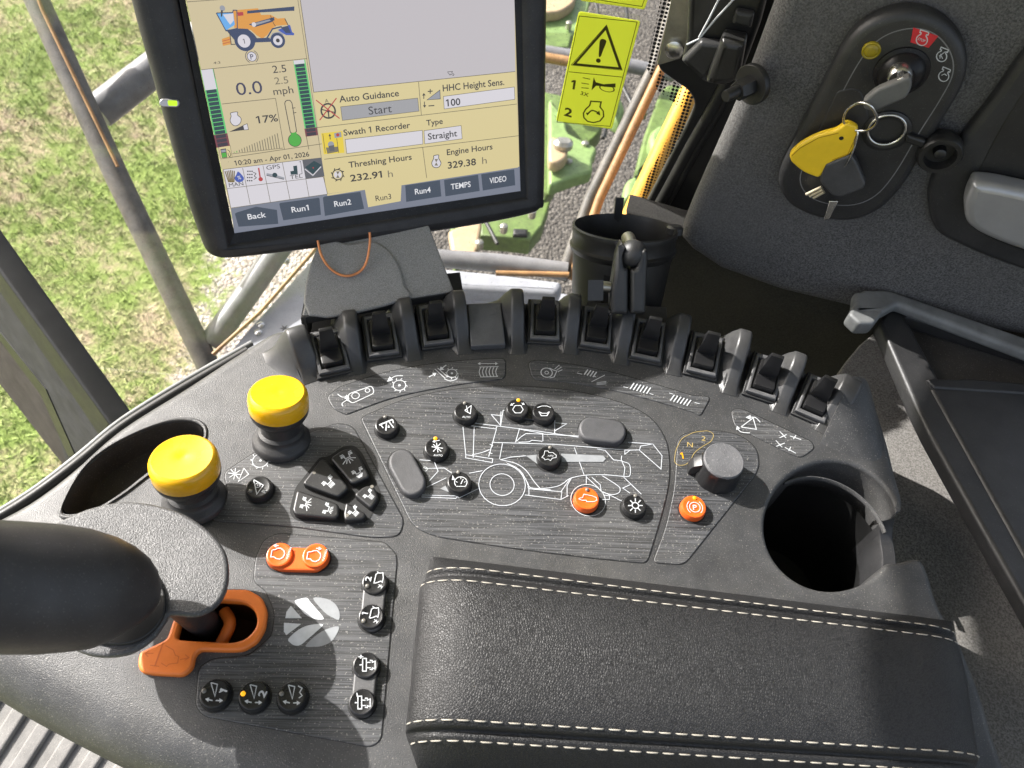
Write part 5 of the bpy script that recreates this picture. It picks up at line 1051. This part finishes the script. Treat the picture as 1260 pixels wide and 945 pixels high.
plate('arm', GF, [rp([(848,-60,2),(960,-60,2),(936,30,4),(912,95,5),(890,108,4),(868,104,4),(838,76,3),(844,52,3)],4)], .015, .055, 'black', br, .006, 3)
plate('rubber_stop', GF, [rp([(888,50,4),(918,55,4),(910,98,4),(896,106,4),(868,104,4),(872,90,3)],3)], .055, .078, 'black', br, .006, 3)
plate('wedge', GF, [rp([(838,76,2),(862,52,3),(892,55,3),(868,103,3)],3)], .055, .066, 'bodyd', br, .004, 3)
plate('upper_block', GF, [rp([(905,14,3),(928,18,3),(924,36,3),(900,30,3)],2)], .055, .064, 'bodyd', br, .003, 3)
for q in (((846,-60),(885,0),(861,46),(845,54)),((907,-20),(890,10),(862,50),(846,55))):
    tube('cord', [GF.to3(*GF.px(u, v, .068), .068) for u, v in (((893,-20),(884,0),(872,24),(860,46)) if q[0][0] == 846 else ((925,-20),(902,0),(880,24),(860,48),(845,55)))], .0008, 'white', br)
# phone-holder arm and round black holder
au = cw((.05,.9,.45)).normalized(); hx = cw((1,0,0)); hx = (hx-au*hx.dot(au)).normalized(); hy = au.cross(hx)
HD = .745; hp_ = pd(769,280,HD); rh = 65*HD/F
HM = Matrix.Translation(hp_) @ Matrix((hx, hy, au)).transposed().to_4x4()
hold = empty('cup_ring_holder', hp_-au*.09, 'open black cylindrical can holder with slotted side next to the wall', 'holder')
obj('can', lathe_mesh('can', [(rh*.80,-.12),(rh*.90,-.06),(rh*.95,-.024),(rh*1.0,-.022),(rh*1.02,-.018),(rh*.98,-.016),(rh*.98,-.006),(rh*1.0,-.004),(rh*1.0,0),(rh*.955,.001),(rh*.93,-.004),(rh*.90,-.03),(rh*.76,-.115),(rh*.01,-.115)],56,False), 'black', hold, HM)
def hpt(a, rr, z): return HM @ Vector((rr*math.cos(R(a)), rr*math.sin(R(a)), z))
L = [[tuple(hpt(a, rr, z)) for a, rr in ((86,rh*.93),(96,rh*.93),(96,rh*1.0),(86,rh*1.0))] for z in (-.01,.012,.017)]
obj('tab', loft_mesh('tab', L), 'black', hold)
L = [[tuple(hpt(a, rr, z)) for a, rr in ((-62,rh*.96),(-95,rh*.96),(-95,rh*.90),(-62,rh*.90))] for z in (-.036,-.09)]
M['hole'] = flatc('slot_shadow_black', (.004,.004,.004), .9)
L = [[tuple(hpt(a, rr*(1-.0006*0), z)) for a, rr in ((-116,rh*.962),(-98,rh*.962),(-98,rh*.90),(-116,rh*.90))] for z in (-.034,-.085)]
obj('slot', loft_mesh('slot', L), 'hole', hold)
ws = hpt(10, rh*1.0, -.004); obj('clip', lathe_mesh('clip', [(.008,-.002),(.008,.004),(.006,.006),(.001,.006)],20), 'bodyd', hold, Matrix.Translation(ws) @ HM.to_3x3().to_4x4())
arm2 = empty('mount_arm', pd(775,380,.70), 'black double socket mounting arm with ball joint in front of the can holder', 'mount arm')
zM = off(640,220,K); AD = .675
AFm = Frame(pd(775,340,AD), cw((1,0,0)), cw((0,.93,.36)))
plate('arm_half', AFm, [rp(pts(zM,(500,300,8),(470,360,10),(440,560,6),(440,660,4),(525,660,4),(525,440,4),(503,430,6),(500,360,6)),5)], -.012, .010, 'bodyd', arm2, .004, 3)
plate('arm_half', AFm, [rp(pts(zM,(535,440,5),(565,435,6),(585,350,8),(615,340,10),(622,370,8),(610,660,5),(532,660,4)),5)], -.012, .010, 'black', arm2, .004, 3)
bm = bmesh.new(); bmesh.ops.create_uvsphere(bm, u_segments=28, v_segments=18, radius=.0115); me = bpy.data.meshes.new('ball'); bm.to_mesh(me); bm.free(); finish(me, 60)
obj('ball', me, 'bodyd', arm2, Matrix.Translation(AFm.to3(*AFm.px(*zM(545,360),0),0)))
tube('ball_stud', [AFm.to3(*AFm.px(*zM(540,330),-.004),-.004), AFm.to3(*AFm.px(*zM(522,285),-.02),-.02)], .006, 'steel', arm2)
kn = loft_mesh('clamp_knob', [[tuple(AFm.to3(*AFm.px(*zM(x, y),h),h)) for x, y in ((330,490),(405,490),(402,590),(328,590))] for h in (-.010,.008)])
obj('clamp_knob', kn, 'bodyd', arm2); tube('clamp_bolt', [AFm.to3(*AFm.px(*zM(400,520),0),0), AFm.to3(*AFm.px(*zM(450,525),0),0)], .0045, 'steel', arm2)
obj('base_block', loft_mesh('base_block', [[tuple(hz(u, v, z)) for u, v in ((722,372),(820,378),(822,400),(722,400))] for z in (-.045,.012)]), 'bodyd', arm2)
# ================================================================== OUTSIDE AND CAB STRUCTURE
# cab floor plate with ribs
FF = Frame((0,0,-.40),(1,0,0),(0,1,0))
meshes = [plate_mesh('t', FF.M, [[FF.px(u, v) for u, v in ((-160,812),(8,852),(100,905),(230,970),(400,1100),(-160,1100))]], -.02, 0, .003)]
for k in range(-4, 9):
    x = 12+35*k; a = (x-60, 960+92+12*k), (x+62, 960-97+12*k)
    d = Vector((a[1][0]-a[0][0], a[1][1]-a[0][1])).normalized(); m_ = Vector((-d.y, d.x))*9
    meshes.append(plate_mesh('t', FF.M, [[FF.px(*q, .004) for q in ((a[0][0]+m_.x,a[0][1]+m_.y),(a[1][0]+m_.x,a[1][1]+m_.y),(a[1][0]-m_.x,a[1][1]-m_.y),(a[0][0]-m_.x,a[0][1]-m_.y))]], -.004, .006, .003))
fp = obj('ribbed_footplate', join_meshes('ribbed_footplate', meshes), 'mat'); tag(fp, 'dusty grey ribbed footplate on the cab floor below the console', 'footplate')
cf = plate('cab_floor', Frame((0,0,-.46),(1,0,0),(0,1,0)), [[(120,560),(760,470),(1700,480),(1700,1400),(-300,1400),(-300,900)]], -.04, 0, 'darkwall', None, .003); tag(cf, 'dark cab floor under the console', 'floor', kind='structure')
# front window frame, lower left
CF = Frame(pd(60,450,.98), cw((.58,-.81,0)), cw((.5,.36,.78)))
M['framelow'] = plastic('grey_brown_frame_paint', (.050,.044,.041), .8, 900, .2, .4, spec=.12)
M['framegrey'] = plastic('charcoal_frame_paint', (.042,.042,.044), .75, 900, .2, .3, spec=.15)
wf = empty('window_frame', pd(60,450,1.0), 'grey door frame bar with black rubber seal at lower left', 'window frame')
plate('frame_bar', CF, [[(-120,182),(0,352),(124,527),(150,590),(86,590),(56,482),(0,412),(-120,262)]], -.03, 0, 'framegrey', wf, .004, 3)
plate('seal', CF, [[(-120,166),(0,335),(103,478),(136,524),(124,540),(92,492),(0,361),(-120,190)]], -.02, .008, 'rubber', wf, .004, 3)
plate('seam_gap', CF, [[(-120,262),(0,409),(56,479),(92,560),(84,562),(50,486),(0,419),(-120,272)]], -.02, .0012, 'black', wf, .0004)
plate('inner_bar', CF, [[(-120,268),(0,418),(54,484),(100,545),(130,590),(92,590),(64,556),(8,484),(-120,330)]], -.04, -.008, 'framelow', wf, .004, 3)
# outside post and tubes
post = empty('handrail', pd(250,460,1.4), 'tall dusty grey handrail post with branch tube outside the window', 'handrail')
tube('post', [pd(18,-60,1.33), pd(146,222,1.38), pd(262,462,1.42)], 14.2*1.38/F, 'tubed', post)
tube('reflective_strip', [pd(18+7,-62,1.309), pd(52,12,1.319), pd(98,108,1.334), pd(145,205,1.350)], 2.2*1.33/F, 'rust', post)
tube('branch_tube', [pd(120,138,1.42), pd(190,84,1.46), pd(330,-10,1.52)], 20*1.45/F, 'tube', post)
tube('lower_tube', [pd(258,424,1.43), pd(298,370,1.45), pd(350,296,1.5), pd(400,230,1.55)], 15*1.45/F, 'tube', post)
tube('lower_tube', [pd(262,436,1.40), pd(320,384,1.42), pd(385,310,1.46), pd(420,262,1.5)], 2.6*1.42/F, 'rust', post)
tube('cross_tube', [pd(470,308,1.30), pd(540,318,1.30), pd(620,324,1.30), pd(698,334,1.30)], 11.5*1.30/F, 'tube', post)
tube('cross_strip', [pd(610,336,1.285), pd(700,338,1.285)], 3.5*1.29/F, 'rust', post)
rp2 = empty('corner_post', pd(700,330,1.3), 'slim grey corner post with amber reflective edge right of the sticker', 'post')
tube('post', [pd(848,-60,1.22), pd(808,76,1.25), pd(726,244,1.29), pd(690,345,1.31)], 7.5*1.28/F, 'tubed', rp2)
tube('reflective_strip', [pd(858,-60,1.21), pd(818,76,1.24), pd(738,244,1.28), pd(703,345,1.30)], 6*1.28/F, 'rust', rp2)
yr = tube('grab_rail', [pd(905,10,1.16), pd(846,120,1.2), pd(800,216,1.24), pd(752,318,1.28)], 13*1.2/F, 'yrail'); tag(yr, 'thick orange yellow grab rail outside the window near the wall', 'grab rail')
DK = Frame((0,0,-.62),(1,0,0),(0,1,0))
deck = empty('access_platform', hz(400,420,-.65), 'light grey steel access platform outside below the monitor', 'platform')
plate('deck_sheet', DK, [[(255,470),(300,412),(385,318),(470,322),(700,362),(760,420),(620,560),(250,560)]], -.01, 0, 'deck', deck, .003)
plate('kick_bar', DK, [rp([(520,326,4),(600,334,4),(690,345,6),(693,352,6),(686,362,6),(590,356,4),(520,352,4)],4)], .02, .06, 'deck', deck, .012, 3)
f = Flat(DK, .0006); M['vent'] = flatc('deck_hole', (.03,.03,.03), .9)
u, v = (350,404)
for k in range(6): a = R(60*k); f.poly([(u-1.5*math.sin(a),v+1.5*math.cos(a)),(u+7*math.cos(a),v+5*math.sin(a)),(u+1.5*math.sin(a),v-1.5*math.cos(a))],'vent')
f.build('star_hole', deck)
for u, v in ((352,322),(318,410),(321,401)): obj('bolt', lathe_mesh('bolt', [(.007,0),(.007,.004),(.004,.006),(.0003,.006)],16), 'chrome', deck, Matrix.Translation(hz(u, v, -.62)))
# green machine beyond
def GP(z): return Frame((0,0,z),(1,0,0),(0,1,0))
hd = empty('harvester_header', hz(640,200,-1.9), 'green and cream harvesting machine parked on gravel outside the window', 'harvester header')
def gp(nm, z, px, mat, th=.05, bev=.008): return plate(nm, GP(z), [px], -th, 0, mat, hd, bev, 2)
gp('side_panel', -1.50, cr([(560,330),(580,282),(640,262),(668,250),(690,215),(720,180),(742,150),(700,120),(640,120),(560,200)],4), 'green', .08)
gp('side_panel', -1.50, pts(z6f := off(520,250,6.3), (450,165),(600,60),(990,-20),(930,170),(830,285),(640,262),(450,250)), 'green', .08)
gp('slot_plate', -1.485, pts(z6f, (705,190),(818,195),(812,246),(700,242)), 'black', .02)
gp('tine_guard', -1.44, pts(z6f, (200,215),(330,150),(460,140),(440,290),(412,400),(230,392),(215,300)), 'cream', .05, .012)
gp('upper_panel', -1.45, [(640,-60),(740,-60),(720,25),(690,62),(640,66)], 'greenl', .06)
gp('upper_panel', -1.43, [(640,38),(704,40),(700,58),(640,58)], 'green', .05)
gp('cover_plate', -1.40, rp([(640,-60,4),(716,-60,4),(708,2,8),(690,14,8),(640,18,4)],4), 'cream', .05, .01)
gp('side_arm', -1.38, rp(pts(z3,(600,440),(640,405),(735,420),(700,540),(640,640),(560,780),(470,860),(520,660)),6), 'green', .08, .012)
gp('side_arm', -1.33, rp(pts(z3,(540,640),(610,590),(640,640),(600,720),(560,730)),10), 'greenl', .08, .02)
gp('side_arm', -1.33, rp(pts(z3,(430,870),(490,840),(520,900),(470,960),(420,960)),10), 'greenl', .08, .02)
gp('side_arm', -1.42, rp(pts(z3,(60,470),(140,560),(150,640),(300,715),(270,770),(275,830),(200,850),(60,900)),6), 'greenl', .06, .012)
gp('pivot_plate', -1.36, rp(pts(z3,(60,660),(120,665),(158,705),(150,760),(100,790),(60,780)),8), 'cream', .05, .01)
gp('lower_arm', -1.37, pts(z3,(350,470),(410,460),(430,520),(400,580),(370,560)), 'greenl', .08, .02)
for u, v in (zB(1240, 475), z3(120,710)): obj('pivot_bolt', lathe_mesh('pivot_bolt', [(.03,0),(.03,.02),(.018,.03),(.001,.03)],20), 'steel', hd, Matrix.Translation(hz(u, v, -1.36)))
for q, r_ in (([(700,-40,-1.3),(735,10,-1.32),(728,60,-1.3),(752,120,-1.34),(742,170,-1.36)], .008), ([(760,-40,-1.5),(772,30,-1.5),(758,80,-1.48),(778,130,-1.5)], .010), ([(560,240,-1.38),(590,262,-1.36),(612,300,-1.36)], .007)):
    tube('hose', [hz(*p_) for p_ in q], r_, 'rubber', hd, 5)
for u, v in ((590,300),(620,280),(655,262),(700,200),(720,178),(650,210),(770,150),(792,140),(700,30),(664,40)): obj('bolt', lathe_mesh('bolt', [(.014,-.02),(.014,.010),(.008,.014),(.0005,.014)],8), 'steel', hd, Matrix.Translation(hz(u, v, -1.42)))
tube('cross_tube', [hz(640,60,-1.30), hz(760,78,-1.30), hz(830,92,-1.30)], .028, 'tube', hd)
tube('cross_tube', [hz(655,68,-1.28), hz(770,88,-1.28)], .020, 'rust', hd)
# ------------------------------------------------------------------ ground
GZ = -2.45
N = Nodes('lawn_and_gravel'); v = N.coord(); 
n1 = N.noise(v, 1.7, 5, .62); n2 = N.noise(v, 9, 5, .7); n3 = N.noise(v, 60, 4, .75)
gr = N.mix(N.ramp(n3, [(.3,0),(.7,1)]), (.12,.175,.035), (.24,.30,.085)); stw = N.mix(N.ramp(n3, [(.3,0),(.7,1)]), (.24,.185,.11), (.46,.365,.26))
fac = N.mix(.5, n1, n2); lawn = N.mix(N.ramp(fac, [(.46,0),(.60,1)]), gr, stw)
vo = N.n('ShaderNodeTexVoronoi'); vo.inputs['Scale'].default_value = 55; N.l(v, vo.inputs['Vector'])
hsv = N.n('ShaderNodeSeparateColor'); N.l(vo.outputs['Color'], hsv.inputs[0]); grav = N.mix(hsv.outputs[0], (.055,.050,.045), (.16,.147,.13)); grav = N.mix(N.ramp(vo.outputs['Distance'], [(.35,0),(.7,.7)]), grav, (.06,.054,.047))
sx = N.n('ShaderNodeSeparateXYZ'); N.l(v, sx.inputs[0])
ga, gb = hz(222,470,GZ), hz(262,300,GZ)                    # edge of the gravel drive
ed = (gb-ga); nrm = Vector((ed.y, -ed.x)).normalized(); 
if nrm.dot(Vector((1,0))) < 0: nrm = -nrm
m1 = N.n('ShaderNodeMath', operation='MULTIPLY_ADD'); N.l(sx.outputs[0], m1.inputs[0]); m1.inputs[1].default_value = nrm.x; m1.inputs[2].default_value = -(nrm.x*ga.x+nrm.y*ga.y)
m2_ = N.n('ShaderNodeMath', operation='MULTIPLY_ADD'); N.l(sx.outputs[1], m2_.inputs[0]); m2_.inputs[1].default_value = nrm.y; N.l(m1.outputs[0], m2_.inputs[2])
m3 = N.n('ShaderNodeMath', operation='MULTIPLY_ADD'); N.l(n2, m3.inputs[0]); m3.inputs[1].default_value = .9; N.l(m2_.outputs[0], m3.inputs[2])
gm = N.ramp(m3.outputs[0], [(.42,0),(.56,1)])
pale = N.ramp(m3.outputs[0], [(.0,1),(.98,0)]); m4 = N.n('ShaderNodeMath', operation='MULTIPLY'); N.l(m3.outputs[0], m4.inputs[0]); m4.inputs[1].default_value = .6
grav = N.mix(N.ramp(m4.outputs[0], [(.78,0),(.95,1)]), N.mix(N.ramp(vo.outputs['Distance'], [(.3,0),(.75,.6)]), N.mix(hsv.outputs[0], (.22,.19,.16), (.62,.56,.50)), (.16,.13,.10)), grav)  # gravel darkens away from the lawn, machine shade put into its colour
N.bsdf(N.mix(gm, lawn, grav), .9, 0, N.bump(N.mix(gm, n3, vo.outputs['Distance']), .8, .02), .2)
M['ground'] = N.m
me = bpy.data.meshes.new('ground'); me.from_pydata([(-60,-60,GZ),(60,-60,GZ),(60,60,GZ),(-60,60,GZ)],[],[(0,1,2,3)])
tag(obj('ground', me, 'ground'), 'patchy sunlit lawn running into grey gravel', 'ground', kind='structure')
# grass blades
c = [hz(u, v, GZ) for u, v in ((-60,-60),(420,-60),(-60,640),(300,500))]
x0, x1, y0, y1 = min(p.x for p in c)-.3, max(p.x for p in c)+.4, min(p.y for p in c)-.2, max(p.y for p in c)+.2
nb = 90000; X = rng.uniform(x0, x1, nb); Y = rng.uniform(y0, y1, nb)
dg = nrm.x*(X-ga.x)+nrm.y*(Y-ga.y); keep = dg < rng.uniform(-.15,.10,nb)
dens = .5+.5*np.sin(X*7.1+1.3*np.sin(Y*5.3))*np.sin(Y*6.7+1.7*np.sin(X*4.1)); keep &= rng.uniform(0,1,nb) < .35+.65*dens
X, Y = X[keep], Y[keep]; nb = len(X); a = rng.uniform(0, 2*np.pi, nb); ln = rng.uniform(.02,.065,nb); hh = rng.uniform(.012,.05,nb); wd = rng.uniform(.0018,.0045,nb)
dx, dy = np.cos(a), np.sin(a); V = np.zeros((nb,3,3)); V[:,0] = np.stack([X-dy*wd, Y+dx*wd, np.full(nb,GZ)],1); V[:,1] = np.stack([X+dy*wd, Y-dx*wd, np.full(nb,GZ)],1); V[:,2] = np.stack([X+dx*ln, Y+dy*ln, GZ+hh],1)
me = bpy.data.meshes.new('grass'); me.from_pydata(V.reshape(-1,3).tolist(), [], np.arange(nb*3).reshape(-1,3).tolist())
N = Nodes('grass_blades'); v = N.coord(); n1 = N.noise(v, 1.7, 5, .62); n2 = N.noise(v, 9, 5, .7); n3 = N.noise(v, 120, 2, .5); fac = N.mix(.5, n1, n2)
c = N.mix(N.ramp(fac, [(.46,0),(.62,1)]), N.mix(N.ramp(n3,[(.3,0),(.7,1)]), (.14,.21,.035), (.27,.34,.095)), N.mix(N.ramp(n3,[(.3,0),(.7,1)]), (.28,.22,.13), (.52,.415,.30)))
N.bsdf(c, .7, 0, None, .25); M['blades'] = N.m
tag(obj('grass', me, 'blades'), 'short green and straw coloured grass of the sunlit lawn', 'grass', kind='stuff')
# ------------------------------------------------------------------ cab roof: unseen, edge shaped so shade falls on wall, ledge and armrest
SUN_EL = R(37); td = Vector((.87,-.49,0)).normalized()
dirv = Vector((td.x*math.cos(SUN_EL), td.y*math.cos(SUN_EL), -math.sin(SUN_EL)))
RZ = .95
def up(p): return p - dirv*((RZ-p.z)/(-dirv.z))*-1 if False else p + dirv*((RZ-p.z)/dirv.z)
ra, rb = up(hz(1120,600,-.05)), up(onW(965,150,0)); rd = Vector((rb.x-ra.x, rb.y-ra.y)).normalized(); rn = Vector((rd.y,-rd.x)); rn = rn if rn.x > 0 else -rn
rc_ = up(hz(1075,930,.04)); g2 = lambda p: Vector((p.x, p.y)); d0 = (g2(rb)-g2(ra)).normalized(); d1 = (g2(rc_)-g2(ra)).normalized()
M['liner'] = speckle('unseen_roof_bounce_liner', (.42,.42,.41), (.56,.56,.55), 300, .9, .3)  # pale liner chosen to bounce light into the cab
e0, e1 = g2(ra)+d1*1.1, g2(ra)+d0*1.0
roof = obj('shade_cab_roof', plate_mesh('shade_cab_roof', Matrix.Translation((0,0,RZ)), [[tuple(e1), tuple(g2(ra)), tuple(e0), tuple(e0+Vector((1.6,-.2))), tuple(e1+Vector((1.6,-.2)))]], 0, .06, .004), 'liner'); tag(roof, 'pale headliner of the unseen cab roof, edge shaped for its shade', 'roof', kind='structure')
# ================================================================== LIGHT
SUN_EL = R(37); td = Vector((.87,-.49,0)).normalized()      # sunlight travels to the right and towards the viewer
L_ = bpy.data.lights.new('sun', 'SUN'); L_.energy = 3.3; L_.angle = R(.53); L_.color = (1,.97,.93)
so_ = bpy.data.objects.new('sun', L_); COL.objects.link(so_)
dirv = Vector((td.x*math.cos(SUN_EL), td.y*math.cos(SUN_EL), -math.sin(SUN_EL))); so_.rotation_euler = dirv.to_track_quat('-Z','Y').to_euler(); so_.location = -dirv*5
wd_ = bpy.data.worlds.new('World'); sc.world = wd_; wd_.use_nodes = True; nt = wd_.node_tree
bg = nt.nodes['Background']; sky = nt.nodes.new('ShaderNodeTexSky'); sky.sky_type = 'NISHITA'; sky.sun_disc = False; sky.sun_elevation = SUN_EL
sky.sun_rotation = math.atan2(-td.x, -td.y); sky.air_density = 1; sky.dust_density = 5; sky.ozone_density = .4
hs = nt.nodes.new('ShaderNodeHueSaturation'); hs.inputs['Saturation'].default_value = .6; nt.links.new(sky.outputs[0], hs.inputs['Color']); nt.links.new(hs.outputs[0], bg.inputs[0]); bg.inputs[1].default_value = .105
sc.view_settings.view_transform = 'Standard'; sc.view_settings.look = 'None'; sc.view_settings.exposure = EXP; sc.view_settings.gamma = 1
sc.cycles.use_denoising = True; sc.cycles.max_bounces = 8; sc.cycles.transparent_max_bounces = 12
